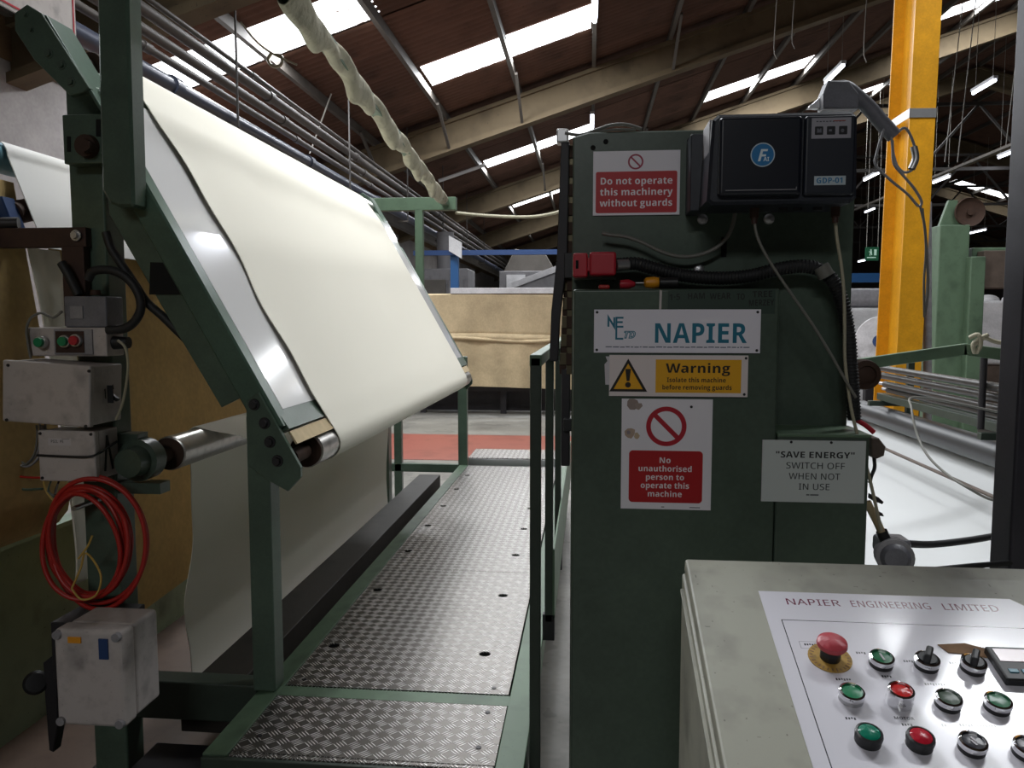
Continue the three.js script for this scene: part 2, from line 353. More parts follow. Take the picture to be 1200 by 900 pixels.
// strip lamps: all hang along the hall from wires
function stripLamp(x, y, Z0, Z1, label, lit = true) {
  const t = thing('strip_lamp', label, 'lamp', [x, y, (Z0 + Z1) / 2]);
  part(t, 'housing', bx(x - 0.05, x + 0.05, y + 0.035, y + 0.1, Z0 - 0.03, Z1 + 0.03, 0.01), M.lampBody);
  part(t, 'glowing_tube', cyl([x, y, Z0], [x, y, Z1], 0.034, 0.034, 12), M.tubeGlow);
  const top = roofY(x) - 0.19;
  for (const Z of [Z0 + 0.1, Z1 - 0.1]) part(t, 'suspension_wire', cyl([x, y + 0.1, Z], [x, top, Z], 0.006, 0.006, 5), M.wire);
  if (lit) areaLight(TUBE, TUBE_NITS, Z1 - Z0, 0.09, [x, y - 0.04, (Z0 + Z1) / 2], [0, -1, 0.0001]).rotateZ(Math.PI / 2);
}
stripLamp(0.045, 5.9, 10.55, 11.78, 'lit strip lamp at the top edge above the large skylight, nearest of the lamps overhead');
stripLamp(0.035, 5.9, 17.1, 18.3, 'lit strip lamp just over the top left of the green machine cabinet');
stripLamp(4.95, 6.6, 16.5, 17.65, 'lit strip lamp over the top right corner of the black drive box');
stripLamp(8.42, 6.6, 17.8, 18.75, 'lit strip lamp high to the right of the yellow column');
stripLamp(12.5, 6.6, 29.3, 30.6, 'lit strip lamp under the left end of the brown cable tray beside the yellow column');
stripLamp(12.56, 6.6, 24.9, 26.1, 'lit strip lamp under the right end of the brown cable tray near the dark post');
stripLamp(9.8, 6.6, 28.4, 29.8, 'lit strip lamp left of the yellow column, beside the black drive box');
stripLamp(12.75, 6.6, 37.3, 38.5, 'lit strip lamp left of the yellow column, just under the black drive box', false);
stripLamp(17.5, 5.6, 37.2, 38.6, 'lit strip lamp seen between the pulley and the dark post over the far green machine', false);
stripLamp(13.8, 4.6, 40.4, 42.4, 'small lit strip lamp beside the green exit sign', false);

solo('conduit_pipe', 'pale pipe running up along the underside of the near cream rafter', 'pipe', cyl([-3.1, roofY(-3.1) - 1.0, 16.2], [-2.15, roofY(-2.15) - 1.0, 16.2], 0.035), M.lampBody);
solo('cable_tray', 'brown cable tray running along the hall above two strip lamps', 'cable tray', bx(12.66, 12.78, 6.82, 6.94, 14, 37), M.rafter);
for (const [x, Z0, Z1] of [[10.6, 14, 46]]) solo('cable_tray', 'thin dark cable tray hanging lower and further left along the hall', 'cable tray', bx(x, x + 0.08, 6.0, 6.07, Z0, Z1), M.purlin);

// pipes along the left eaves
const pipes = [[4.21, 0.025, 'pipe', 'thin conduit, topmost of the pipes along the left eaves'], [4.1, 0.052, 'pipe', 'thick grey pipe second from the top along the left eaves'],
  [3.94, 0.046, 'pipe', 'grey pipe third from the top along the left eaves'], [3.81, 0.034, 'pipe', 'thin grey pipe fourth from the top along the left eaves'], [3.61, 0.072, 'pipeDark', 'dark blue grey pipe, lowest along the left eaves above the white cloth']];
pipes.forEach(([y, r, m, label], i) => {
  const x = -3.6, t = thing('overhead_pipe', label, 'pipe', [x, y, 20]);
  part(t, 'pipe_run', cyl([x, y, 2], [x, y, 45], r, r, 16), M[m]);
  for (let Z = 5; Z < 44; Z += 3.3) part(t, 'coupling', cyl([x, y, Z + i * 0.4], [x, y, Z + i * 0.4 + 0.12], r * 1.25, r * 1.25, 16), M[m]);
});
for (let i = 0; i < 6; i++) {
  const Z = 7.7 + 3.7 * i, t = thing('pipe_hanger', ['nearest', 'second', 'third', 'fourth', 'fifth', 'farthest'][i] + ' steel hanger strap under the bundle of pipes along the left eaves', 'pipe hanger', [-3.5, 3.5, Z]);
  part(t, 'strap', bx(-3.507, -3.49, 3.5, roofY(-3.5) - 0.05, Z, Z + 0.02), M.trussDark);
  part(t, 'foot', bx(-3.7, -3.49, 3.49, 3.52, Z, Z + 0.04), M.purlin);
}
// loose wires hanging from the roof
for (const [u, label] of [[[2.64, 5.396, 12], 'thin wire hanging above the black drive box, left of the pair'], [[2.888, 5.531, 12], 'thin wire hanging above the black drive box, right of the pair'], [[3.889, 5.309, 12], 'thin wire hanging just left of the yellow column']]) {
  const [x, y, Z] = u;
  solo('hanging_wire', label, 'wire', tube([[x, roofY(x) - 0.1, Z], [x + 0.01, (y + roofY(x)) / 2, Z], [x, y, Z], [x + 0.03, y - 0.04, Z]], 0.008, 20, 5), M.wire);
}
for (const [u, label] of [[[8.408, 5.352, 20], 'thin drop wire right of the yellow column, first of three'], [[8.699, 5.346, 20], 'thin drop wire right of the yellow column, middle of three'], [[9.777, 5.721, 20], 'thin drop wire left of the dark post, last of three']]) solo('drop_wire', label, 'wire', cyl(u, [u[0] + 0.25, roofY(u[0]) - 0.1, u[2]], 0.012, 0.012, 5), M.wire);
solo('cable_loop', 'white cable loop hanging over the pipes at upper left', 'cable', [tube([[-3.581, 4.595, 8.8], [-3.623, 4.522, 8.8], [-3.565, 4.446, 8.8], [-3.475, 4.462, 8.8], [-3.463, 4.554, 8.8], [-3.542, 4.575, 8.8]], 0.018, 40, 6), tube([[-3.931, 4.942, 8.8], [-3.757, 4.731, 8.8], [-3.581, 4.595, 8.8], [-3.287, 4.456, 8.8]], 0.012, 30, 6)], M.cableCream);
solo('drop_rod', 'thin pale rod hanging over the pipes at upper left', 'rod', cyl([-4.309, 4.159, 12], [-3.95, 5.05, 12], 0.012, 0.012, 6), M.wire);

// slender lattice trusses across the right half of the hall
[26.5, 34.5, 42.5, 50.5].forEach((Z, i) => {
  const x0 = 7, x1 = 27.5, y0 = 6.35, t = thing('roof_truss', ['nearest', 'second', 'third', 'farthest'][i] + ' dark lattice truss across the right half of the hall', 'truss', [17, y0, Z]);
  part(t, 'bottom_chord', bar([x0, y0, Z], [x1, y0, Z], 0.1, 0.1, 0), M.trussDark);
  for (let k = 0; k < 6; k++) { const xa = x0 + k * 3.4, xm = xa + 1.7; part(t, 'strut', bar([xa, y0, Z], [xm, Math.min(roofY(xm) - 0.8, y0 + 2.0), Z], 0.07, 0.07, 0), M.trussDark); part(t, 'strut', bar([xm, Math.min(roofY(xm) - 0.8, y0 + 2.0), Z], [xa + 3.4, y0, Z], 0.07, 0.07, 0), M.trussDark); }
  part(t, 'top_chord', bar([x0 + 1.7, y0 + 2.0, Z], [x0 + 18.7, y0 + 2.0, Z], 0.1, 0.1, 0), M.trussDark);
});

// ---------------------------------------------------------------- the tilted fabric frame on the left
// machine axes: rollers run along Z between the near frame (Z 2.33) and the far frame (Z 5.7)
const NEAR = 2.24, FARF = 5.68;
const S = (t, off = 0) => [-1.555 + 0.705 * t + off * 0.873, 2.475 - 1.26 * t + off * 0.488];   // down the slope, off = out from the board
const top = [-1.61, 2.415], bot = [-0.905, 1.18], low = [-1.41, 1.15];
const frame = thing('fabric_frame', 'dark green welded frame with a steep glossy white board carrying the cream cloth', 'machine frame', [-1.3, 0, 4]);
for (const s of [0, 1]) {                                                // near frame and far frame
  const o = s ? FARF - NEAR : 0, z = (Z) => Z + o;
  part(frame, 'post', bx(-1.628, -1.512, 0, 2.32, z(2.36), z(2.46), 0.008), M.frameGreen);
  part(frame, 'post', bx(-1.075, -1.0, s ? 0 : 0.4, 1.3, s ? 6.386 : z(2.364), s ? 6.45 : z(2.44), 0.006), M.frameGreen);
  part(frame, 'side_channel', prism([[-1.434, 2.021], [-1.333, 2.004], [-1.029, 1.474], [-0.992, 1.39], [-1.099, 1.338], [-1.231, 1.562], [-1.431, 1.916]], z(NEAR) + 0.012, z(NEAR) + 0.026), M.frameGreen);
  part(frame, 'channel_flange', prism([S(0.27, -0.008), S(0.94, -0.008), S(0.94, -0.085), S(0.27, -0.085)], z(NEAR) - 0.01, z(NEAR) + 0.055, 0.006), M.flangeGreen);
  part(frame, 'spacer', bx(-1.0, -0.965, 1.13, 1.25, z(NEAR) + 0.02, z(2.37), 0.003), M.frameGreen);

  const arm = part(frame, 'head_plate', prism([[-1.692, 2.502], [-1.652, 2.525], [-1.609, 2.499], [-1.47, 2.281], [-1.489, 2.269], [-1.53, 2.26], [-1.637, 2.366], [-1.694, 2.453]], z(2.24), z(2.262)), M.frameGreen);
  part(frame, 'plate_flange', bar([...[-1.606, 2.496], z(2.31)], [...[-1.426, 2.194], z(2.31)], 0.12, 0.01), M.flangeGreen);
  const end = part(frame, 'end_plate', prism([[-1.007, 1.361], [-0.968, 1.387], [-0.845, 1.165], [-0.846, 1.135], [-0.886, 1.093], [-0.951, 1.127], [-1.008, 1.17]], z(2.22), z(2.238)), M.frameGreen);
  if (!s) {
    for (const p of [[-1.657, 2.496, 2.24], [-1.641, 2.452, 2.24], [-1.591, 2.382, 2.24], [-1.552, 2.349, 2.24], [-1.525, 2.299, 2.24]]) part(arm, 'bolt', hexBolt(p, p[1] < 2.45 ? 0.01 : 0.006, 0.006), M.machineGreen);
    for (const p of [[-0.982, 1.351, 2.22], [-0.952, 1.296, 2.22], [-0.937, 1.24, 2.22], [-0.915, 1.184, 2.22]]) part(end, 'bolt', hexBolt(p, 0.012, 0.01), M.darkSteel);
  }
}
const sideOpening = part(frame, 'opening', prism([[-1.304, 1.772], [-1.222, 1.769], [-1.191, 1.676], [-1.311, 1.676]], 2.2465, 2.2525, 0), M.dark, { label: 'dark square opening in the side channel' });
const clampPlate = part(frame, 'clamp_plate', bx(-1.6, -1.452, 2.075, 2.222, 2.3, 2.359, 0.004), M.frameGreen);
part(clampPlate, 'bolt', [disc([-1.518, 2.125, 2.3], towardsUs([-1.518, 2.125, 2.3]), 0.036, 0.02, 20), disc([-1.504, 2.12, 2.28], towardsUs([-1.504, 2.12, 2.28]), 0.022, 0.025, 6)], M.rust, { label: 'large rusty bolt head' });
for (const q of [[[-1.585, 2.157], [-1.574, 2.156], [-1.576, 2.111], [-1.587, 2.111]], [[-1.489, 2.205], [-1.476, 2.205], [-1.478, 2.154], [-1.491, 2.155]]]) part(clampPlate, 'slot', prism(q, 2.297, 2.301, 0), M.dark);
part(frame, 'crossbeam', bx(-1.665, -1.07, 0.28, 0.41, 2.38, 2.46, 0.006), M.darkRail);
part(frame, 'crossbeam', bx(-1.665, -1.0, 0.33, 0.4, 6.39, 6.45, 0.006), M.frameGreen);
part(frame, 'crossbeam', bx(-1.665, -1.0, 0.0, 0.09, 2.38, 2.46, 0.006), M.beamDark);
part(frame, 'back_post', bx(-1.62, -1.555, 0, 1.25, 6.39, 6.45, 0.006), M.frameGreen);
// the board: white, glossy; the bar and strip below it
part(frame, 'guide_board', prism([S(0.137, -0.01), S(0.905, -0.008), S(0.905, -0.016), S(0.137, -0.018)], 2.292, 5.68, 0.001), M.boardWhite, { label: 'glossy white board' });
part(frame, 'crossbar', prism([S(0.9, -0.01), S(0.95, -0.004), S(0.95, -0.05), S(0.9, -0.05)], 2.25, 5.7), M.frameGreen);
part(frame, 'crossbar', prism([S(0.07, -0.034), S(0.135, -0.022), S(0.135, -0.06), S(0.07, -0.06)], 2.29, 5.7), M.paleGreen);
part(frame, 'scraper_strip', prism([S(0.955, -0.006), S(0.985, -0.004), S(0.985, -0.01), S(0.955, -0.012)], 2.25, 5.66, 0), M.canvasTan, { label: 'tan strip just above the bottom roller' });
function rollerPart([x, y], r, Z0, Z1, label) {
  const t = part(frame, 'roller', lathe([[0, 0], [r * 0.82, 0], [r, 0.006], [r, Z1 - Z0 - 0.006], [r * 0.82, Z1 - Z0], [0, Z1 - Z0]], [x, y, Z0], [x, y, Z1], 40), M.roller, { label });
  for (const [Za, Zb] of [[Z0 - 0.006, Z0 + 0.001], [Z1 - 0.001, Z1 + 0.006]]) part(t, 'end_cap', cyl([x, y, Za], [x, y, Zb], r * 0.93, r * 0.93, 32), M.rust);
  part(t, 'shaft', cyl([x, y, Z0 - 0.13], [x, y, Z1 + 0.1], r * 0.42, r * 0.42, 16), M.rust);
}
rollerPart(top, 0.049, 2.47, 5.66, 'upper roller');
rollerPart(bot, 0.056, 2.43, 5.66, 'bare metal lower roller with a rusty end');
rollerPart(low, 0.058, 2.5, 5.66, 'dusty guide roller near the white boxes');
part(frame, 'bearing', [cyl([low[0] - 0.03, low[1], 2.36], [low[0] - 0.03, low[1], 2.42], 0.068, 0.068, 28), cyl([low[0] - 0.03, low[1], 2.31], [low[0] - 0.03, low[1], 2.36], 0.045, 0.05, 24), bx(-1.6, -1.37, 1.04, 1.075, 2.37, 2.43), bx(-1.6, -1.44, 1.2, 1.235, 2.37, 2.43)], M.machineGreen, { label: 'green flanged bearing of the guide roller' });
// uprights with a crossbar above each end
for (const [Z, x1, y0] of [[2.166, -0.7, 1.96], [6.16, -1.045, 1.55]]) {
  part(frame, 'upright', Z < 3 ? prism([[-1.384, 2.72], [-1.292, 2.72], [-1.299, 1.931], [-1.308, 1.924], [-1.348, 1.924], [-1.373, 1.934], [-1.396, 1.972]], 2.165, 2.238, 0.008) : bx(-1.372, -1.31, y0, 2.47, Z, Z + 0.06, 0.004), Z < 3 ? M.frameGreen : M.paleGreen);
  part(frame, 'top_bar', bx(-1.87, x1, Z < 3 ? 2.64 : 2.46, Z < 3 ? 2.74 : 2.56, Z, Z + 0.07, 0.004), Z < 3 ? M.frameGreen : M.paleGreen);
}
// brown bracket on the near post
const br = part(frame, 'bracket', [bx(-2.2, -1.56, 1.826, 1.888, 2.33, 2.36, 0.003), bx(-1.64, -1.566, 1.58, 1.83, 2.325, 2.355, 0.003)], M.brownSteel, { label: 'brown steel angle bracket bolted to the left post' });
part(br, 'bolt', hexBolt([-1.589, 1.862, 2.325], 0.012, 0.01), M.zinc);
// base rails along Z
part(frame, 'base_rail', bx(-1.385, -1.21, 0.19, 0.33, 2.47, 6.3, 0.004), M.beamDark);
part(frame, 'base_rail', bx(-1.2, -1.09, 0.0, 0.12, 2.1, 6.6, 0.004), M.darkSteel);
part(frame, 'base_foot', bx(-1.42, -1.2, 0.1, 0.2, 1.7, 2.38, 0.004), M.darkSteel);

// the cream cloth: over the top roller, down the board, round the bottom roller, back over the guide roller and down
const path = [];
const arc = ([cx, cy], r, a0, a1, n) => { for (let i = 0; i <= n; i++) { const a = (a0 + (a1 - a0) * i / n) * Math.PI / 180; path.push([cx + r * Math.cos(a), cy + r * Math.sin(a)]); } };
path.push([-1.72, 2.15]); path.push([-1.69, 2.32]);
arc(top, 0.054, 170, 29, 12);
for (let i = 2; i < 14; i++) path.push(S(i / 14, 0));
arc(bot, 0.061, 29, -100, 14);
arc(low, 0.063, 100, 180, 8);
for (let i = 1; i < 9; i++) path.push([low[0] - 0.063 + 0.012 * Math.sin(i * 0.8), low[1] - 0.12 * i]);
const acc = [0]; for (let i = 1; i < path.length; i++) acc.push(acc[i - 1] + Math.hypot(path[i][0] - path[i - 1][0], path[i][1] - path[i - 1][1]));
const total = acc[acc.length - 1];
function along(s) { let i = 1; while (i < acc.length - 1 && acc[i] < s) i++; const f = (s - acc[i - 1]) / (acc[i] - acc[i - 1] || 1); return [path[i - 1][0] + (path[i][0] - path[i - 1][0]) * f, path[i - 1][1] + (path[i][1] - path[i - 1][1]) * f]; }
solo('cloth_web', 'wide cream cloth running down over the glossy white board and round the lower roller', 'cloth', slab((u, v) => {
  const s = v * total, [x, y] = along(s), down = Math.max(0, Math.min(1, (s - 2.0) / 0.35));
  const near = 2.57 + 0.02 * Math.sin(s * 7.3) + 0.012 * Math.sin(s * 17 + 1) + 0.16 * down, far = 5.42 + 0.2 * down;
  const curl = 0.005 * Math.exp(-u * 40) * (0.6 + 0.6 * Math.sin(s * 9)) * (down > 0 ? 0 : 1);
  return [x + 0.87 * curl, y + 0.49 * curl, near + (far - near) * u];
}, 60, 150, -0.003), M.cloth);

// wrapped bar from the far frame's head to the near one
const wrapTop = [[-0.987, 2.67, 2.564], [-1.127, 2.51, 6.237]], wb = thing('wrapped_bar', 'pale green bar wrapped in crumpled cream cloth overhead, end to end of the frame', 'bar', [-1, 2.5, 4]);
part(wb, 'bar', bar(wrapTop[0], wrapTop[1], 0.05, 0.05), M.paleGreen);
part(wb, 'cloth_wrapping', slab((u, v) => {
  const a = u * 2 * Math.PI, f = v * 0.93 + 0.0, p = wrapTop[0].map((q, i) => q + (wrapTop[1][i] - q) * f), r = 0.034 + 0.006 * Math.sin(v * 34 + 2 * Math.sin(a)) + 0.005 * Math.sin(v * 71 + a * 2);
  return [p[0] + r * Math.cos(a), p[1] + r * Math.sin(a) * 0.9 + (Math.sin(a) < 0 ? Math.sin(a) * (0.026 + 0.024 * Math.sin(v * 30) + 0.01 * Math.sin(v * 83)) : 0), p[2] + 0.02 * Math.sin(v * 50 + a)];
}, 26, 110, 0.003), M.clothDirty);
solo('sagging_cable', 'cream cable sagging from the far end of the frame towards the machine cabinet', 'cable', tube([[-1.05, 2.44, 6.19], [-0.75, 2.4, 6.1], [-0.4, 2.38, 6.0], [-0.15, 2.42, 5.9], [0.1, 2.5, 5.8]], 0.012, 40, 6), M.cableCream);

// tan cloth loop behind the left post: near roll, its white band, the far length
const loopPath = (y) => -1.72 - 0.055 * (1.82 - Math.min(y, 1.82)) * 0 - 0.13 * Math.pow(Math.max(0, (y - 0.72) / 1.1), 1.35);
const hang = (Z0, Z1, y0, y1, off, under) => slab((u, v) => {
  const y = y1 + (y0 - y1) * v, c = Math.max(0, (v - 0.86) / 0.14), yy = c > 0 ? y1 + (y0 - y1) * (0.86 + 0.14 * Math.sin(c * Math.PI / 2)) : y;
  return [loopPath(yy) + off - under * (1 - Math.cos(c * Math.PI / 2)) + 0.006 * Math.sin(u * 9 + v * 5), yy, Z0 + (Z1 - Z0) * u];
}, 24, 44, 0.006);
solo('cloth_loop', 'mustard tan cloth loop hanging at the left edge over the pale green trough', 'cloth', hang(1.2, 2.46, 0.84, 2.05, -0.012, 0.35), M.tan);
solo('cloth_band', 'narrow white cloth band between tan cloths just left of the green post', 'cloth', hang(2.47, 2.62, 0.7, 1.84, -0.01, 0.02), M.cloth);
solo('cloth_loop', 'mustard tan cloth hanging behind the green post and the tilted frame', 'cloth', slab((u, v) => [-1.79 - 0.16 * (1 - v) + 0.05 * Math.sin(v * 3) - 0.1 * u, 2.06 - (1.64 - 0.06 * u) * v, 2.64 + 2.9 * u], 24, 40, 0.006), M.tan);
const feed = thing('feed_roller', 'teal ended roller at the far left with white cloth falling from it', 'roller', [-1.95, 2.1, 3.4]);
part(feed, 'roller_tube', cyl([-1.95, 2.135, 2.42], [-1.95, 2.135, 5.0], 0.05, 0.05, 24), M.tealRoller);
part(feed, 'shaft', cyl([-1.95, 2.135, 2.2], [-1.95, 2.135, 2.42], 0.015, 0.015, 12), M.steel);
solo('cloth_sheet', 'white cloth falling from the teal roller beside the upper left post', 'cloth', slab((u, v) => { const a = (1 - Math.min(1, v * 5)) * 0.9; return v < 0.2 ? [-1.95 + 0.056 * Math.cos(a), 2.135 + 0.056 * Math.sin(a), 2.44 + 2.5 * u] : [-1.894 + 0.115 * (v - 0.2) / 0.8, 2.135 - 0.3 * (v - 0.2) / 0.8, 2.44 + 2.5 * u]; }, 10, 30, 0.003), M.clothWhite);
const fit = thing('clamp_fitting', 'dark blue fitting with a brown roller end at the left edge above the bracket', 'fitting', [-1.84, 1.892, 2.38]);
part(fit, 'housing', [prism([[-1.912, 1.987], [-1.859, 1.992], [-1.823, 1.894], [-1.918, 1.895]], 2.36, 2.42, 0.004)], M.blue);
part(fit, 'roller_end', cyl([-1.871, 1.946, 2.42], [-1.871, 1.968, 2.5], 0.038, 0.038, 20), M.rust);
part(fit, 'knob', cyl([-1.857, 1.903, 2.34], [-1.803, 1.905, 2.36], 0.02, 0.02, 16), M.darkSteel);
solo('trough_panel', 'pale green sheet metal trough panel at lower left', 'panel', [bx(-2.2, -2.18, 0, 0.78, 1.4, 4.2, 0.002), bx(-2.2, -2.12, 0.76, 0.78, 1.4, 4.2, 0.002)], M.troughGreen);
const nb = thing('notice_board', 'large white hanging board with a red edge at the top left corner', 'board', [-2.3, 2.83, 3]);
part(nb, 'panel', bx(-2.31, -2.3, 2.83, 3.7, 2.4, 3.43), M.boxWhite);
part(nb, 'red_edge', [bx(-2.302, -2.298, 2.845, 2.853, 2.4, 3.418), bx(-2.302, -2.298, 2.845, 3.7, 3.41, 3.418)], M.red);
for (const Z of [2.6, 3.3]) part(nb, 'hanging_chain', cyl([-2.305, 3.7, Z], [-2.305, roofY(-2.305) - 0.1, Z], 0.006, 0.006, 6), M.wire);

// boxes and cables on the left post
const sb = thing('socket_box', 'small grey box with a pale square label on the left post, above the button station', 'electrical box', [-1.554, 1.576, 2.3]);
part(sb, 'case', bx(-1.608, -1.47, 1.577, 1.673, 2.28, 2.37, 0.006), M.boxGrey);
part(sb, 'label_plate', bx(-1.586, -1.545, 1.604, 1.642, 2.276, 2.281), M.plasticGrey);
part(sb, 'gland', cyl([-1.529, 1.677, 2.32], [-1.529, 1.693, 2.32], 0.016, 0.014, 14), M.rust);
const bs = thing('button_station', 'grimy pale button station with two green buttons and a red one on the left post', 'button station', [-1.621, 1.486, 2.3]);
part(bs, 'case', bx(-1.726, -1.467, 1.489, 1.577, 2.27, 2.36, 0.004), M.boxWhite);
part(bs, 'cover_plate', bx(-1.635, -1.51, 1.494, 1.572, 2.264, 2.271, 0.002), M.plasticGrey);
part(bs, 'recess', bx(-1.628, -1.535, 1.5, 1.566, 2.262, 2.266), M.brownSteel);
for (const [p, m, l] of [[[-1.671, 1.532], 'buttonGreen', 'green start button at the left'], [[-1.593, 1.535], 'buttonGreen', 'green button in the recess'], [[-1.557, 1.538], 'red', 'red stop button']]) {
  const b = part(bs, 'push_button', cyl([p[0], p[1], 2.264], [p[0], p[1], 2.25], 0.019, 0.019, 20), M.zinc, { label: l });
  part(b, 'button_cap', cyl([p[0], p[1], 2.252], [p[0], p[1], 2.24], 0.015, 0.014, 20), M[m]);
}
part(bs, 'cable_gland', cyl([-1.467, 1.53, 2.31], [-1.42, 1.53, 2.31], 0.022, 0.018, 14), M.black);
const wbx = thing('junction_box', 'large tilted white junction box on the left post above the smaller one', 'electrical box', [-1.6, 1.27, 2.3]);
part(wbx, 'case', bx(-1.75, -1.48, 1.29, 1.47, 2.215, 2.36, 0.006).translate(1.61, -1.38, 2.3).rotateZ(-0.06).translate(-1.61, 1.38, -2.3), M.boxWhite);
part(wbx, 'lid', bx(-1.755, -1.475, 1.287, 1.473, 2.19, 2.213, 0.006).translate(1.61, -1.38, 2.3).rotateZ(-0.06).translate(-1.61, 1.38, -2.3), M.boxWhite);
for (const [x, y] of [[-1.738, 1.473], [-1.482, 1.457], [-1.752, 1.308], [-1.5, 1.292]]) part(wbx, 'lid_screw', disc([x + 0.008, y - 0.008, 2.19], towardsUs([x, y, 2.19]), 0.005, 0.003, 8), M.darkSteel);
part(wbx, 'lever', [bx(-1.472, -1.455, 1.345, 1.4, 2.27, 2.275), bar([-1.474, 1.37, 2.29], [-1.45, 1.352, 2.29], 0.016, 0.012)], M.black);
part(wbx, 'marker_scribble', [bar([-1.4725, 1.39, 2.26], [-1.4725, 1.36, 2.262], 0.001, 0.004, 0), bar([-1.4725, 1.4, 2.3], [-1.4725, 1.385, 2.304], 0.001, 0.004, 0)], M.black);
const wb2 = thing('junction_box', 'smaller white junction box wrapped with black cable just above the red coil', 'electrical box', [-1.6, 1.1, 2.3]);
part(wb2, 'case', bx(-1.678, -1.5, 1.108, 1.26, 2.26, 2.36, 0.005), M.boxWhite);
part(wb2, 'lid', bx(-1.682, -1.497, 1.105, 1.263, 2.235, 2.258, 0.005), M.boxWhite);
part(wb2, 'side_mark', [bar([-1.4985, 1.24, 2.3], [-1.4985, 1.13, 2.285], 0.0015, 0.008, 0), bar([-1.4985, 1.24, 2.3], [-1.4985, 1.13, 2.325], 0.0015, 0.008, 0)], M.black, { label: 'black marker strokes on the side' });
for (const [x, y] of [[-1.672, 1.253], [-1.507, 1.253], [-1.672, 1.115], [-1.507, 1.115]]) part(wb2, 'lid_screw', disc([x, y, 2.235], towardsUs([x, y, 2.235]), 0.005, 0.003, 8), M.darkSteel);
const hand = picture(256, 64, (g, w, h) => { g.clearRect(0, 0, w, h); g.fillStyle = '#c4bebf'; g.fillRect(0, 0, w, h); g.fillStyle = '#2b2a2c'; g.font = 'bold 34px monospace'; g.fillText('PSIL PE', 30, 40); g.fillRect(150, 4, 90, 3); });
part(wb2, 'handwriting', new THREE.PlaneGeometry(0.075, 0.022).translate(-1.61, 1.228, -2.2345), new THREE.MeshStandardMaterial({ map: hand, roughness: 0.6 }), { keepUV: true, label: 'scribbled black handwriting' });
part(wb2, 'cable_wrap', tube([[-1.685, 1.186, 2.233], [-1.6, 1.184, 2.231], [-1.51, 1.185, 2.231], [-1.495, 1.19, 2.24], [-1.492, 1.215, 2.34]], 0.004, 30, 6), M.black);
// red coil
const coil = thing('cable_coil', 'coil of red cable hanging on the left post between the white boxes', 'cable', [-1.53, 0.73, 2.28]);
for (let k = 0; k < 9; k++) {
  const pts = [], R = 0.128 + 0.014 * rnd() + (k > 6 ? 0.022 : 0), cx = -1.535 + (rnd() - 0.5) * 0.025 + (k > 6 ? 0.02 : 0), cy = 0.925 + (rnd() - 0.5) * 0.02, zz = 2.27 - 0.05 * rnd();
  for (let i = 0; i < 14; i++) { const a = i / 14 * 2 * Math.PI; pts.push([cx + R * Math.cos(a) * 0.97, cy + R * Math.sin(a) * 1.18 - 0.012 * (1 - Math.sin(a)), zz + 0.012 * Math.sin(a * 2 + k)]); }
  part(coil, 'cable_turn', tube(pts, 0.0075, 70, 7, true), M.redCable);
}
part(coil, 'tie', tube([[-1.568, 0.781, 2.2], [-1.535, 0.848, 2.2], [-1.546, 0.881, 2.24], [-1.472, 0.824, 2.2], [-1.492, 0.762, 2.2], [-1.539, 0.749, 2.2], [-1.568, 0.781, 2.2]], 0.0035, 50, 5), M.cableYellow, { label: 'yellow twisted tie' });
part(coil, 'tail', tube([[-1.57, 0.862, 2.24], [-1.537, 0.903, 2.24], [-1.521, 0.936, 2.24]], 0.0035, 20, 5), M.cableYellow);
part(coil, 'hook', cyl([-1.55, 1.03, 2.36], [-1.55, 1.03, 2.2], 0.008, 0.008, 8), M.steel);
// wires round the boxes
solo('conduit', 'black flexible conduit looping from the bracket down to the button station', 'conduit', tube([[-1.519, 1.722, 2.27], [-1.504, 1.745, 2.27], [-1.471, 1.752, 2.27], [-1.422, 1.744, 2.27], [-1.382, 1.716, 2.27], [-1.357, 1.675, 2.27], [-1.353, 1.634, 2.27], [-1.373, 1.597, 2.27], [-1.407, 1.574, 2.27], [-1.463, 1.569, 2.27]], 0.0135, 90, 10), M.rubber);
solo('conduit', 'black flexible conduit running down under the tilted side channel', 'conduit', tube([[-1.474, 1.868, 2.3], [-1.46, 1.821, 2.3], [-1.429, 1.772, 2.3], [-1.387, 1.71, 2.3], [-1.351, 1.655, 2.3], [-1.303, 1.613, 2.3], [-1.244, 1.556, 2.3], [-1.183, 1.501, 2.3], [-1.095, 1.457, 2.3]], 0.013, 90, 10), M.rubber);
solo('conduit', 'short dark pipe stub rising left of the small grey box', 'conduit', tube([[-1.623, 1.776, 2.3], [-1.605, 1.745, 2.3], [-1.587, 1.708, 2.3], [-1.572, 1.676, 2.3]], 0.014, 20, 10), M.rubber);
solo('grey_wire', 'thin grey wire looping from the small grey box past the button station', 'wire', tube([[-1.6, 1.626, 2.26], [-1.631, 1.608, 2.26], [-1.669, 1.621, 2.26], [-1.704, 1.605, 2.26], [-1.719, 1.571, 2.26], [-1.716, 1.522, 2.26], [-1.71, 1.482, 2.26]], 0.004, 50, 6), M.cableGrey);
solo('cream_wire', 'cream wire dropping from the button station beside the white junction box', 'wire', tube([[-1.431, 1.538, 2.27], [-1.41, 1.52, 2.27], [-1.401, 1.47, 2.27], [-1.409, 1.405, 2.27], [-1.426, 1.339, 2.27], [-1.447, 1.294, 2.27]], 0.004, 50, 6), M.cableCream);
const bundle = thing('wire_bundle', 'bundle of grey and violet wires looping under the tilted white junction box', 'cables', [-1.775, 1.145, 2.28]);
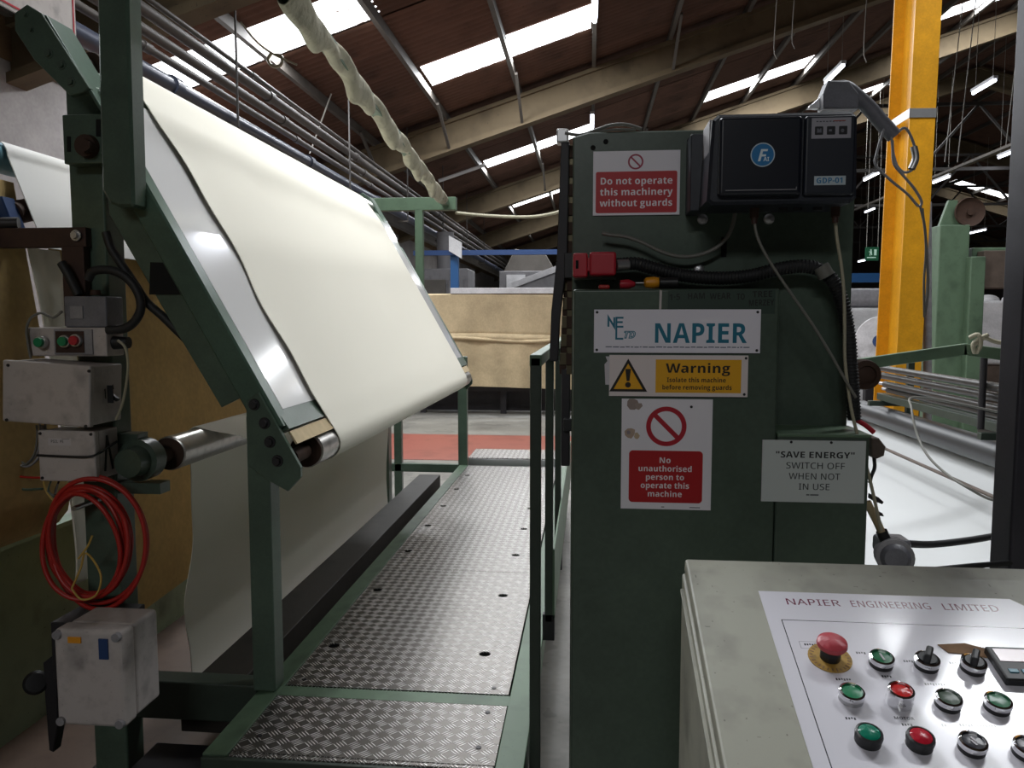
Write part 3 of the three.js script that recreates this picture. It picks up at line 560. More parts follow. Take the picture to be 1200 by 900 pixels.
for (let k = 0; k < 5; k++) part(bundle, 'wire', tube([[-1.819, 1.289, 2.27], [-1.815, 1.214, 2.27], [-1.787, 1.155, 2.27], [-1.753, 1.144, 2.27], [-1.714, 1.175, 2.27], [-1.697, 1.237, 2.27], [-1.697, 1.274, 2.27]].map(([x, y, Z]) => [x + 0.006 * (k - 2), y + 0.004 * Math.sin(k * 2), Z + 0.006 * (k % 3)]), 0.0035, 50, 5), k % 2 ? M.plasticGrey : M.cableGrey);
solo('red_wire', 'thin red wire from the left edge to the smaller white junction box', 'wire', tube([[-1.854, 1.134, 2.26], [-1.804, 1.118, 2.26], [-1.747, 1.111, 2.26], [-1.69, 1.11, 2.26]], 0.004, 30, 6), M.redCable);
solo('green_wire', 'dark wire sagging below the red wire at the left edge', 'wire', tube([[-1.855, 1.131, 2.26], [-1.811, 1.094, 2.26], [-1.763, 1.073, 2.26], [-1.692, 1.075, 2.26]], 0.004, 30, 6), M.frameGreen);
const lw = thing('loose_wires', 'short coloured wires hanging from the bottom of the smaller white junction box', 'wires', [-1.673, 1.027, 2.27]);
[[[[-1.695, 1.102, 2.27], [-1.691, 1.075, 2.27], [-1.667, 1.038, 2.27], [-1.639, 1.019, 2.27]], 'cableYellow'], [[[-1.67, 1.1, 2.27], [-1.68, 1.067, 2.27], [-1.655, 1.041, 2.27]], 'green'], [[[-1.644, 1.098, 2.27], [-1.654, 1.076, 2.27], [-1.66, 1.054, 2.27]], 'brownSteel'], [[[-1.685, 1.067, 2.27], [-1.663, 1.054, 2.27], [-1.647, 1.092, 2.27]], 'cableGrey']].forEach(([p, m]) => part(lw, 'wire', tube(p, 0.0032, 24, 5), M[m] ?? M.frameGreen));
// lower junction box
const jb = thing('junction_box', 'dirty white junction box with orange and blue stickers low on the left post', 'electrical box', [-1.4, 0.47, 2.1]);
part(jb, 'case', bx(-1.478, -1.282, 0.465, 0.738, 2.056, 2.18, 0.012), M.boxWhite);
part(jb, 'mounting_plate', bx(-1.63, -1.43, 0.5, 0.68, 2.181, 2.36, 0.004), M.darkSteel);
part(jb, 'lid', bx(-1.482, -1.278, 0.462, 0.741, 1.99, 2.055, 0.014), M.boxWhite);
for (const [x, y] of [[-1.467, 0.726], [-1.293, 0.726], [-1.467, 0.477], [-1.293, 0.477]]) part(jb, 'corner_screw', cyl([x, y, 1.996], [x, y, 1.982], 0.013, 0.012, 16), M.plasticGrey);
part(jb, 'sticker', bx(-1.435, -1.397, 0.705, 0.722, 1.986, 1.991, 0), M.orange, { label: 'orange sticker' });
part(jb, 'sticker', bx(-1.345, -1.318, 0.662, 0.72, 1.986, 1.991, 0), M.blue, { label: 'blue sticker' });
const sn = thing('bracket_knob', 'black knob on a bracket left of the dirty white junction box', 'knob', [-1.62, 0.36, 2.2]);
part(sn, 'bracket', prism([[-1.675, 0.541], [-1.629, 0.576], [-1.635, 0.343], [-1.656, 0.253], [-1.67, 0.258], [-1.675, 0.437]], 2.2, 2.24, 0.003), M.darkSteel);
part(sn, 'knob', lathe([[0, 0], [0.03, 0], [0.036, 0.008], [0.036, 0.026], [0.028, 0.034], [0, 0.036]], [-1.709, 0.472, 2.21], [-1.547, 0.579, 2], 24), M.black);
part(sn, 'stem', cyl([-1.717, 0.467, 2.22], [-1.665, 0.478, 2.22], 0.012, 0.012, 10), M.darkSteel);

// ---------------------------------------------------------------- the walkway
const walk = thing('walkway', 'raised walkway of aluminium tread plates in a pale green frame', 'walkway', [-0.65, 0, 4.2]);
function treadPlate(x0, x1, Z0, Z1, holes, y = 0.4) {
  const s = new THREE.Shape([[x0, Z0], [x1, Z0], [x1, Z1], [x0, Z1]].map(([x, z]) => new THREE.Vector2(x, z)));
  for (const [x, z] of holes) s.holes.push(new THREE.Path().absarc(x, z, 0.021, 0, 2 * Math.PI, true));
  return new THREE.ExtrudeGeometry(s, { depth: 0.005, bevelEnabled: false, curveSegments: 16 }).rotateX(-Math.PI / 2).translate(0, y - 0.005, 0);
}
const holes = [];
for (const Z of [2.74, 3.345, 3.94, 4.45, 4.94, 5.45, 5.95]) { holes.push([-0.93, Z]); holes.push([-0.365, Z - 0.02]); }
part(walk, 'tread_plate', treadPlate(-0.985, -0.245, 2.06 - 0.045, 2.345, []), M.tread);
part(walk, 'tread_plate', treadPlate(-0.985, -0.248, 2.42, 3.94 - 0.3, holes.filter((h) => h[1] < 3.6)), M.tread);
part(walk, 'tread_plate', treadPlate(-0.985, -0.25, 3.643, 6.36, holes.filter((h) => h[1] > 3.7)), M.tread);
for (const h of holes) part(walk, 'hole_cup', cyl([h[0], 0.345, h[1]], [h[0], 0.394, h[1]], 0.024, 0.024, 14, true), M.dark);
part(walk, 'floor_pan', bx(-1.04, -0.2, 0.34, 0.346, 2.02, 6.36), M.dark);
part(walk, 'side_rail', bx(-1.062, -0.99, 0.3, 0.399, 2.0, 6.38, 0.003), M.railGreen);
part(walk, 'side_rail', bx(-0.243, -0.165, 0.3, 0.399, 2.0, 6.38, 0.003), M.railGreen);
part(walk, 'cross_rail', bx(-1.0, -0.2, 0.3, 0.3985, 2.35, 2.415, 0.002), M.railGreen);
part(walk, 'cross_rail', bx(-1.0, -0.2, 0.3, 0.394, 6.34, 6.38, 0.002), M.railGreen);
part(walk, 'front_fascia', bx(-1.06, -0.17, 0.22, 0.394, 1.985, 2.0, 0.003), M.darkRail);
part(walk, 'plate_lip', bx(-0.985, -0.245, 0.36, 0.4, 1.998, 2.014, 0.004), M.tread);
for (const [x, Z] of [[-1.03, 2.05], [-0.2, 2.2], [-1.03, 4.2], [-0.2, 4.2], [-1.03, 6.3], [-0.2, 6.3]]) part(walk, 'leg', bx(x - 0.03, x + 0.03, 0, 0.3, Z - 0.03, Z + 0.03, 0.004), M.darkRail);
for (const [x, Z] of [[-0.3, 2.3], [-0.3, 2.1], [-0.94, 2.1], [-0.3, 2.46], [-0.94, 2.46]]) part(walk, 'plate_screw', cyl([x, 0.398, Z], [x, 0.402, Z], 0.008, 0.008, 10), M.darkSteel);
const far = thing('tread_step', 'far aluminium step edge at the end of the walkway', 'step', [-0.7, 0.3, 6.6]);
part(far, 'step_plate', bx(-1.0, -0.25, 0.44, 0.45, 6.45, 6.9, 0.002), M.tread);
part(far, 'support', bx(-1.0, -0.25, 0, 0.44, 6.45, 6.9, 0.002), M.zinc);

const rail = thing('handrail', 'dark green square tube handrail along the right side of the walkway', 'handrail', [-0.14, 0, 3.8]);
for (const [Z, y0] of [[2.1, 0.0], [2.86, 0.47], [3.7, 0.55], [5.5, 0.4]]) part(rail, 'post', bx(-0.157, -0.127, y0, 1.5, Z, Z + 0.03, 0.003), M.darkRail);
part(rail, 'top_rail', bx(-0.158, -0.126, 1.475, 1.507, 2.1, 5.53, 0.003), M.railGreen);
part(rail, 'mid_rail', bx(-0.128, -0.12, 0.48, 0.75, 2.86, 5.5, 0.002), M.railGreen, { label: 'flat green toe board' });
for (const Z of [2.86, 3.7]) part(rail, 'fixing_bracket', bx(-0.165, -0.12, 0.4, 0.5, Z, Z + 0.03, 0.002), M.darkSteel);

// ---------------------------------------------------------------- the machine cabinet
const mc = thing('machine_cabinet', 'tall dark green machine cabinet plastered with safety signs', 'machine', [0.28, 0, 1.9]);
part(mc, 'front_cabinet', bx(-0.034, 0.398, 0.02, 1.666, 1.7, 1.84, 0.006), M.machineGreen);
part(mc, 'side_cabinet', bx(0.4, 0.59, 0.02, 1.357, 1.7, 1.9, 0.006), M.machineGreen);
part(mc, 'ledge', bx(0.4, 0.592, 1.353, 1.36, 1.698, 1.845, 0.002), M.paleGreen);
part(mc, 'back_panel', prism([[-0.04, 0.02], [0.588, 0.02], [0.588, 2.028], [-0.005, 2.028], [-0.04, 2.018]], 1.845, 1.87, 0.003), M.machineGreen);
part(mc, 'machine_body', bx(-0.01, 0.57, 0.02, 1.9, 1.872, 2.5, 0.01), M.machineGreen);
part(mc, 'plinth', bx(-0.02, 0.58, 0, 0.02, 1.72, 2.45), M.darkSteel);
for (const p of [[0.255, 1.828, 1.845], [0.402, 1.827, 1.845], [0.249, 1.715, 1.845]]) part(mc, 'bolt', lathe([[0, 0], [0.012, 0], [0.012, 0.004], [0.008, 0.008], [0, 0.009]], p, towardsUs(p), 14), M.zinc);
for (const p of [[0.223, 2.004, 1.845], [0.035, 2.006, 1.845], [0.006, 1.993, 1.845], [0.304, 1.759, 1.845]]) part(mc, 'hole', cyl(p, [p[0], p[1], p[2] - 0.001], 0.006, 0.006, 10), M.dark);
for (const p of [[0.304, 1.768, 1.845]]) part(mc, 'slot', bx(p[0] - 0.006, p[0] + 0.006, p[1] - 0.025, p[1] + 0.02, 1.843, 1.846), M.dark);
// handwriting in black marker along the top of the front cabinet
const marker = picture(512, 128, (g, w, h) => {
  g.fillStyle = '#2f4036'; g.fillRect(0, 0, w, h); g.fillStyle = '#0c100d'; g.font = 'bold 46px sans-serif';
  g.save(); g.rotate(-0.03); textFit(g, '1·5', 4, 54, 56); textFit(g, 'HAM', 92, 52, 88); textFit(g, 'WEAR', 200, 56, 100); textFit(g, 'TO', 328, 62, 40); g.restore();
  g.save(); g.translate(400, 40); g.rotate(-0.03); textFit(g, 'TREE', 4, 0, 96); textFit(g, 'MERZEY', -16, 46, 122); g.restore();
  g.globalAlpha = 0.35; g.fillStyle = '#2f4036'; for (let i = 0; i < 30; i++) g.fillRect((i * 97) % w, (i * 31) % h, 22, 3);
});
part(mc, 'handwriting', new THREE.PlaneGeometry(0.222, 0.05).translate(0.277, 1.638, -1.6992), new THREE.MeshStandardMaterial({ map: marker, roughness: 0.4 }), { keepUV: true, label: 'faded black marker handwriting' });
// tall guard at its left: dark post, roller chain behind it
const gp = thing('guard_post', 'dark steel guard post beside the upper left edge of the machine cabinet', 'post', [-0.075, 1.2, 1.9]);
part(gp, 'bar', prism([[-0.074, 1.5], [-0.095, 1.5], [-0.091, 1.62], [-0.078, 1.75], [-0.069, 2.02], [-0.05, 2.02], [-0.053, 1.75], [-0.07, 1.6]], 1.9, 1.93), M.darkSteel);
part(gp, 'cap', bx(-0.08, -0.052, 2.018, 2.05, 1.895, 1.935, 0.004), M.zinc);
part(gp, 'fixing', bx(-0.06, -0.03, 1.7, 1.76, 1.895, 1.93, 0.002), M.black);
part(gp, 'fixing', bx(-0.06, -0.035, 1.33, 1.36, 1.9, 1.93, 0.002), M.black);
const ch = thing('roller_chain', 'greasy roller chain hanging between the guard post and the machine cabinet', 'chain', [-0.052, 1.45, 1.93]);
const link = new RoundedBoxGeometry(0.017, 0.03, 0.004, 1, 0.0018), roll = new THREE.CylinderGeometry(0.0055, 0.0055, 0.015, 8).rotateX(Math.PI / 2);
for (let i = 0; i < 24; i++) {
  const y = 2.0 - i * 0.0225, x = -0.0455;
  const l = piece(ch, 'link', link, i % 2 ? M.chain : M.rust, [x, y, 1.915 + (i % 2) * 0.005]);
  sub(l, 'link_roller', roll, M.chain).position.set(0, 0.011, -0.006);
  if (i > 7) piece(ch, 'link', link, i % 2 ? M.rust : M.chain, [x - 0.0022 * (i - 7) * 0.5, y, 1.925 + (i % 2) * 0.005]);
}
solo('dark_guard_strip', 'dark lower guard strip between the handrail end and the machine cabinet', 'guard', bx(-0.066, -0.045, 1.24, 1.48, 1.92, 1.96, 0.003), M.darkSteel);
solo('toothed_cable', 'pale toothed cable arching over the top left corner of the machine cabinet', 'cable', [tube([[-0.059, 2.031, 1.86], [-0.024, 2.026, 1.86], [0.016, 2.037, 1.86], [0.045, 2.046, 1.86], [0.08, 2.047, 1.86], [0.117, 2.036, 1.86]], 0.004, 50, 6), tube([[-0.004, 2.03, 1.86], [0.055, 2.036, 1.86], [0.103, 2.035, 1.86]], 0.003, 30, 6)], M.cableGrey);

// signs
function sign(name, label, [x0, x1, y0, y1], Z, w, h, draw, { screws = [], thick = 0.003, tiltZ = 0, group } = {}) {
  const t = thing(name, label, 'sign', [(x0 + x1) / 2, y0, Z]);
  part(t, 'plate', bx(x0, x1, y0, y1, Z, Z + thick, 0.0005), M.signPlate);
  const f = part(t, 'print', new THREE.PlaneGeometry(x1 - x0 - 0.001, y1 - y0 - 0.001).translate((x0 + x1) / 2, (y0 + y1) / 2, -Z + 0.0004), new THREE.MeshStandardMaterial({ map: picture(w, h, draw), roughness: 0.45 }), { keepUV: true });
  for (const [x, y] of screws) part(t, 'screw', cyl([x, y, Z + 0.001], [x, y, Z - 0.0015], 0.0032, 0.0028, 10), M.darkSteel);
  t.rotation.z = tiltZ;
  return t;
}
const ban = (g, x, y, r, lw, c) => { g.strokeStyle = c; g.lineWidth = lw; g.beginPath(); g.arc(x, y, r, 0, 7); g.stroke(); const k = r * Math.SQRT1_2; g.beginPath(); g.moveTo(x - k, y - k); g.lineTo(x + k, y + k); g.stroke(); };
const rounded = (g, x, y, w, h, r, c) => { g.fillStyle = c; g.beginPath(); g.roundRect(x, y, w, h, r); g.fill(); };
function textFit(g, s, x, y, wide) { const m = g.measureText(s).width; g.save(); g.translate(x, y); g.scale(wide / m, 1); g.fillText(s, 0, 0); g.restore(); }
const stain = (g, list) => { for (const [x, y, r, c] of list) { g.fillStyle = c; g.beginPath(); for (let i = 0; i < 9; i++) { const a = i / 9 * 6.283, k = r * (0.6 + 0.5 * hash(i, Math.round(x), Math.round(y))); g.lineTo(x + k * Math.cos(a), y + k * Math.sin(a)); } g.fill(); } };
sign('safety_sign', 'white and red sign reading Do not operate this machinery without guards', [0.0065, 0.203, 1.839, 1.984], 1.841, 784, 580, (g, w, h) => {
  g.fillStyle = '#e9e5ec'; g.fillRect(0, 0, w, h);
  ban(g, w * 0.49, h * 0.17, 62, 15, '#9c1c40');
  rounded(g, 24, 185, w - 48, h - 205, 18, '#b8141f');
  g.fillStyle = '#efe9ee'; g.font = 'bold 86px sans-serif';
  textFit(g, 'Do not operate', 60, 300, w - 122); textFit(g, 'this machinery', 60, 400, w - 122); textFit(g, 'without guards', 60, 500, w - 122);
});
sign('maker_plate', 'long white maker plate reading NAPIER in teal capitals', [0.0105, 0.359, 1.53, 1.6225], 1.696, 1400, 372, (g, w, h) => {
  g.fillStyle = '#e9e5ee'; g.fillRect(0, 0, w, h);
  g.fillStyle = '#10708a'; g.font = 'bold 236px sans-serif'; textFit(g, 'NAPIER', 500, 286, 790);
  g.lineWidth = 16; g.strokeStyle = '#10708a'; g.beginPath(); g.moveTo(122, 148); g.lineTo(122, 66); g.lineTo(172, 148); g.lineTo(172, 66); g.stroke();
  g.beginPath(); g.moveTo(250, 70); g.lineTo(190, 70); g.moveTo(190, 62); g.lineTo(190, 252); g.lineTo(250, 252); g.moveTo(190, 108); g.lineTo(244, 108); g.moveTo(190, 148); g.lineTo(250, 148); g.stroke();
  g.lineWidth = 7; g.font = 'italic bold 82px sans-serif'; g.strokeText('TD', 246, 246);
  g.fillStyle = '#6d7285'; for (let x = 100, i = 0; x < 1290; i++) { const q = 14 + 40 * hash(i, 3, 7); g.fillRect(x, 318 + (i % 3), q, 9); x += q + 9; }
}, { screws: [[0.017, 1.6165], [0.352, 1.6165], [0.017, 1.536], [0.352, 1.536]] });
sign('warning_sign', 'yellow and white sign reading Warning isolate this machine before removing guards', [0.044, 0.335, 1.437, 1.5255], 1.694, 1170, 356, (g, w, h) => {
  g.fillStyle = '#e2d6d4'; g.fillRect(0, 0, w, h);
  g.fillStyle = '#e6a80f'; g.fillRect(395, 36, 720, 288);
  g.fillStyle = '#160f0c'; g.beginPath(); g.moveTo(160, 30); g.lineTo(325, 318); g.lineTo(0, 318); g.fill();
  g.fillStyle = '#e6a80f'; g.beginPath(); g.moveTo(160, 72); g.lineTo(287, 296); g.lineTo(37, 296); g.fill();
  g.fillStyle = '#160f0c'; g.beginPath(); g.moveTo(136, 120); g.lineTo(184, 120); g.lineTo(172, 226); g.lineTo(148, 226); g.fill(); g.beginPath(); g.arc(160, 258, 24, 0, 7); g.fill();
  g.fillStyle = '#1c120c'; g.font = 'bold 112px sans-serif'; textFit(g, 'Warning', 480, 150, 545);
  g.font = 'bold 56px sans-serif'; textFit(g, 'Isolate this machine', 490, 232, 500); textFit(g, 'before removing guards', 450, 296, 590);
}, { screws: [[0.33, 1.5195], [0.328, 1.443]], thick: 0.004 });
solo('backing_label', 'torn pale label showing behind the left end of the yellow warning sign', 'label', prism([[0.036, 1.461], [0.1, 1.461], [0.1, 1.522], [0.036, 1.522], [0.04, 1.512], [0.034, 1.505]], 1.6985, 1.6998, 0), M.signPlate);
sign('safety_sign', 'upright white and red sign reading No unauthorised person to operate this machine', [0.0715, 0.264, 1.191, 1.4315], 1.697, 770, 962, (g, w, h) => {
  g.fillStyle = '#e8e4ea'; g.fillRect(0, 0, w, h);
  stain(g, [[100, 40, 60, '#97867f'], [140, 60, 35, '#a08f86'], [75, 300, 50, '#b09a88'], [60, 290, 22, '#8c7f86'], [130, 320, 34, '#c0a98c']]);
  ban(g, w * 0.495, 236, 152, 40, '#b01428');
  rounded(g, 66, 448, w - 140, 456, 34, '#ad0f17');
  g.fillStyle = '#e6dde0'; g.font = 'bold 70px sans-serif';
  [['No', 322, 105], ['unauthorised', 144, 465], ['person to', 208, 335], ['operate this', 166, 420], ['machine', 226, 300]].forEach(([s, x, q], i) => textFit(g, s, x, 556 + i * 74, q));
  g.fillStyle = '#77727c'; g.fillRect(350, 938, 24, 8); g.fillRect(590, 938, 90, 8);
}, { screws: [[0.219, 1.415]] });
sign('notice_plate', 'grey plate reading SAVE ENERGY SWITCH OFF WHEN NOT IN USE', [0.369, 0.581, 1.2135, 1.3465], 1.6965, 848, 532, (g, w, h) => {
  g.fillStyle = '#c4cac8'; g.fillRect(0, 0, w, h);
  g.fillStyle = '#15181a'; g.font = 'bold 74px sans-serif'; textFit(g, '"SAVE ENERGY"', 105, 148, 660);
  g.font = '74px sans-serif'; textFit(g, 'SWITCH OFF', 195, 242, 490); textFit(g, 'WHEN NOT', 222, 334, 425); textFit(g, 'IN USE', 305, 424, 262);
  g.fillStyle = '#565b5c'; g.fillRect(372, 462, 26, 12); g.fillRect(404, 462, 70, 12);
}, { screws: [[0.428, 1.3425], [0.51, 1.3425]] });
solo('paper_strip', 'thin pale paper strip edge above the maker plate', 'paper', prism([[0.1475, 1.62], [0.1525, 1.62], [0.1535, 1.662], [0.1485, 1.664]], 1.697, 1.6985, 0), M.boxWhite);

// interlock switch, hose and wires on the cabinet
const il = thing('interlock_switch', 'red safety interlock switch at the left edge of the machine cabinet', 'switch', [0.0, 1.69, 1.74]);
part(il, 'switch_body', bx(0.0, 0.058, 1.697, 1.748, 1.735, 1.79, 0.006), M.red);
part(il, 'actuator', bx(-0.036, -0.004, 1.694, 1.746, 1.74, 1.78, 0.004), M.red);
part(il, 'neck', bx(-0.008, 0.004, 1.706, 1.736, 1.745, 1.775, 0.003), M.red);
part(il, 'slot', bx(-0.03, -0.024, 1.712, 1.73, 1.738, 1.742), M.dark);
part(il, 'mount', bx(-0.036, 0.06, 1.69, 1.7, 1.79, 1.845, 0.002), M.machineGreen);
part(il, 'gland', cyl([0.058, 1.72, 1.76], [0.085, 1.722, 1.77], 0.013, 0.012, 14), M.zinc);
const hose = thing('corrugated_hose', 'black corrugated hose from the red interlock switch round the right side of the cabinet', 'hose', [0.35, 1.36, 1.8]);
const hp = [[0.048, 1.725, 1.78], [0.063, 1.723, 1.78], [0.102, 1.725, 1.78], [0.14, 1.715, 1.78], [0.187, 1.702, 1.78], [0.243, 1.694, 1.78], [0.298, 1.692, 1.78], [0.353, 1.697, 1.78], [0.407, 1.71, 1.78], [0.458, 1.717, 1.78], [0.494, 1.711, 1.78], [0.522, 1.691, 1.78], [0.542, 1.656, 1.78], [0.556, 1.609, 1.78], [0.566, 1.554, 1.78], [0.571, 1.498, 1.78], [0.577, 1.441, 1.78], [0.582, 1.381, 1.78]];
part(hose, 'hose', tube(hp, 0.0135, 160, 12), M.rubber);
const hc = new THREE.CatmullRomCurve3(hp.map(V), false, 'centripetal'), ringShape = new THREE.TorusGeometry(0.0135, 0.0022, 6, 14), rings = [];
for (let i = 1; i < 110; i++) { const g = ringShape.clone(), t = i / 110; g.applyQuaternion(new THREE.Quaternion().setFromUnitVectors(new THREE.Vector3(0, 0, 1), hc.getTangentAt(t))); const p = hc.getPointAt(t); rings.push(g.translate(p.x, p.y, p.z)); }
part(hose, 'corrugation', rings, M.rubber).userData.kind = 'stuff';
part(hose, 'cable_tie', [cyl([0.498, 1.716, 1.77], [0.511, 1.694, 1.77], 0.017, 0.017, 14)], M.cableGrey);
const sd = thing('screwdriver', 'screwdriver with an orange and black handle lying on top of the front cabinet', 'screwdriver', [0.16, 1.67, 1.74]);
part(sd, 'handle', lathe([[0, 0], [0.011, 0.002], [0.013, 0.012], [0.011, 0.03], [0.006, 0.034], [0, 0.034]], [0.152, 1.681, 1.74], [0, 1.683, 1.74], 14), M.orange);
part(sd, 'handle_end', cyl([0.152, 1.681, 1.74], [0.19, 1.681, 1.74], 0.011, 0.012, 14), M.black);
part(sd, 'blade', cyl([0.12, 1.68, 1.74], [0.1, 1.68, 1.74], 0.003, 0.003, 8), M.steel);
solo('red_plug', 'small red plug lying on the front cabinet beside the screwdriver', 'plug', lathe([[0, 0], [0.009, 0.002], [0.011, 0.02], [0.005, 0.034], [0, 0.036]], [0.065, 1.678, 1.74], [0.5, 1.672, 1.74], 14), M.red);
solo('orange_scrap', 'small orange scrap on the front cabinet under the red interlock switch', 'scrap', bx(0.02, 0.044, 1.667, 1.676, 1.72, 1.75, 0.003), M.redCable);
solo('cream_cable', 'cream cable sagging across the upper panel from the bracket hole to the drive box', 'cable', tube([[0.028, 1.795, 1.8], [0.046, 1.791, 1.8], [0.078, 1.787, 1.8], [0.116, 1.774, 1.8], [0.166, 1.75, 1.8], [0.207, 1.741, 1.8], [0.248, 1.746, 1.8], [0.281, 1.761, 1.8], [0.303, 1.783, 1.8], [0.315, 1.811, 1.8], [0.32, 1.842, 1.8]], 0.0045, 70, 7), M.cableGrey);
solo('grey_cable', 'grey cable running from the left gland of the drive box diagonally down to the right', 'cable', tube([[0.341, 1.807, 1.7], [0.347, 1.777, 1.7], [0.364, 1.74, 1.7], [0.393, 1.694, 1.7], [0.425, 1.648, 1.7], [0.465, 1.591, 1.7], [0.501, 1.534, 1.7], [0.534, 1.477, 1.7], [0.558, 1.438, 1.7]], 0.0032, 70, 7), M.cableGrey);
solo('brown_cable', 'brown cable falling from the right gland of the drive box beside the hose', 'cable', tube([[0.507, 1.807, 1.71], [0.512, 1.768, 1.71], [0.522, 1.715, 1.71], [0.529, 1.662, 1.71], [0.533, 1.591, 1.71], [0.536, 1.52, 1.71], [0.543, 1.466, 1.71], [0.555, 1.402, 1.71], [0.573, 1.339, 1.71], [0.593, 1.273, 1.71], [0.609, 1.211, 1.71], [0.623, 1.153, 1.71]], 0.0036, 90, 7), M.cableCream);

// the drive box
const dr = thing('drive_box', 'black drive box with a round blue badge bolted high on the machine cabinet', 'electrical box', [0.38, 1.83, 1.7]);
part(dr, 'housing', prism([[0.235, 1.84], [0.245, 1.832], [0.515, 1.832], [0.527, 1.842], [0.523, 2.0], [0.512, 2.01], [0.255, 2.01], [0.243, 2.0]], 1.64, 1.78, 0.006), M.drive);
part(dr, 'lid', bx(0.254, 0.415, 1.846, 2.0, 1.622, 1.645, 0.008), M.driveLid);
part(dr, 'lid_edge', [bx(0.268, 0.405, 1.856, 1.8575, 1.6205, 1.623), bx(0.404, 0.4055, 1.857, 1.862, 1.6205, 1.623)], M.plasticGrey);
part(dr, 'operator_face', bx(0.42, 0.518, 1.846, 2.0, 1.628, 1.645, 0.006), M.drive);
part(dr, 'mounting_flange', [bx(0.216, 0.25, 1.836, 2.0, 1.76, 1.844, 0.003)], M.drive);
part(dr, 'flange_edge', bx(0.24, 0.246, 1.845, 2.005, 1.66, 1.75, 0.002), M.plasticGrey);
part(dr, 'badge', new THREE.CircleGeometry(0.0235, 40).translate(0.3385, 1.925, -1.6213), new THREE.MeshStandardMaterial({ roughness: 0.4, map: picture(256, 256, (g) => {
  g.fillStyle = '#b9c6d0'; g.fillRect(0, 0, 256, 256); g.fillStyle = '#1673ae'; g.beginPath(); g.arc(128, 128, 116, 0, 7); g.fill();
  g.fillStyle = '#e4edf2'; g.font = 'italic bold 178px sans-serif'; g.fillText('F', 62, 196); g.font = 'bold 60px sans-serif'; g.fillText('AI', 136, 196);
}) }), { keepUV: true, label: 'round blue badge with a white F' });
part(dr, 'keypad', new THREE.PlaneGeometry(0.075, 0.0395).translate(0.4695, 1.975, -1.6275), new THREE.MeshStandardMaterial({ roughness: 0.4, map: picture(256, 136, (g, w, h) => {
  g.fillStyle = '#9a98a0'; g.fillRect(0, 0, w, h); g.fillStyle = '#3a3a44'; for (let i = 0; i < 9; i++) g.fillRect(30 + i * 21, 20 + (i % 2), 14, 6); g.fillStyle = '#8d3a30'; g.fillRect(140, 18, 80, 6);
  [[22, 'M'], [100, '='], [178, 'o']].forEach(([x, s]) => { rounded(g, x, 56, 54, 56, 6, '#141419'); g.strokeStyle = '#6e6e78'; g.lineWidth = 4; g.font = 'bold 34px sans-serif'; g.strokeText(s, x + 13, 95); });
}) }), { keepUV: true, label: 'grey keypad with three black keys' });
part(dr, 'tag', new THREE.PlaneGeometry(0.06, 0.0175).translate(0.47, 1.874, -1.6275), new THREE.MeshStandardMaterial({ roughness: 0.4, map: picture(256, 74, (g, w, h) => {
  g.fillStyle = '#b4c0c6'; g.fillRect(0, 0, w, h); g.fillStyle = '#1a6c9c'; g.font = 'bold 60px sans-serif'; textFit(g, 'GDP-01', 16, 58, 224);
}) }), { keepUV: true, label: 'pale tag reading GDP-01' });
for (const [u, big] of [[[0.341, 1.832], 1], [[0.399, 1.836], 0], [[0.428, 1.836], 0], [[0.468, 1.835], 0], [[0.504, 1.828], 1]]) {
  const g = part(dr, 'cable_gland', cyl([u[0], 1.838, 1.7], [u[0], big ? 1.812 : 1.826, 1.7], 0.0095, 0.009, 14), big ? M.rust : M.black);
  if (big) part(g, 'gland_nut', cyl([u[0], 1.815, 1.7], [u[0], 1.8, 1.7], 0.007, 0.006, 8), M.brownSteel);
}
// grey arm above the drive box, with looped wire
const ga = thing('cable_conduit', 'dark grey conduit arm reaching from above the drive box to the yellow column', 'conduit', [0.552, 2.063, 1.85]);
part(ga, 'junction', [prism([[0.509, 2.097], [0.519, 2.125], [0.563, 2.122], [0.584, 2.095], [0.585, 2.062], [0.51, 2.064]], 1.83, 1.88, 0.003)], M.boxGrey);
part(ga, 'arm', tube([[0.535, 2.114, 1.86], [0.563, 2.115, 1.86], [0.587, 2.098, 1.86], [0.616, 2.071, 1.86], [0.642, 2.041, 1.86], [0.673, 2.007, 1.86]], 0.0165, 50, 12), M.boxGrey);
part(ga, 'bracket', [prism([[0.484, 2.074], [0.515, 2.101], [0.515, 2.073]], 1.86, 1.88, 0.001), bar([0.496, 2.08, 1.88], [0.528, 2.105, 1.88], 0.006, 0.006)], M.zinc);
part(ga, 'wire_loop', [tube([[0.647, 2.024, 1.85], [0.634, 1.972, 1.85], [0.631, 1.946, 1.85], [0.658, 1.916, 1.85], [0.703, 1.878, 1.85], [0.729, 1.851, 1.85], [0.733, 1.859, 1.85], [0.717, 1.889, 1.85], [0.69, 1.921, 1.85], [0.671, 1.945, 1.85], [0.666, 1.983, 1.85], [0.662, 2.012, 1.85]], 0.003, 90, 7), tube([[0.673, 2.011, 1.86], [0.694, 2.025, 1.86], [0.713, 1.995, 1.86], [0.72, 1.961, 1.86], [0.715, 1.935, 1.86], [0.698, 1.928, 1.86], [0.683, 1.94, 1.86], [0.672, 1.97, 1.86], [0.669, 1.998, 1.86]], 0.003, 70, 7)], M.plasticGrey, { label: 'looped grey wire' });
part(ga, 'tape', tube([[0.715, 1.984, 1.86], [0.72, 1.958, 1.86], [0.712, 1.935, 1.86]], 0.008, 20, 8), M.zinc);
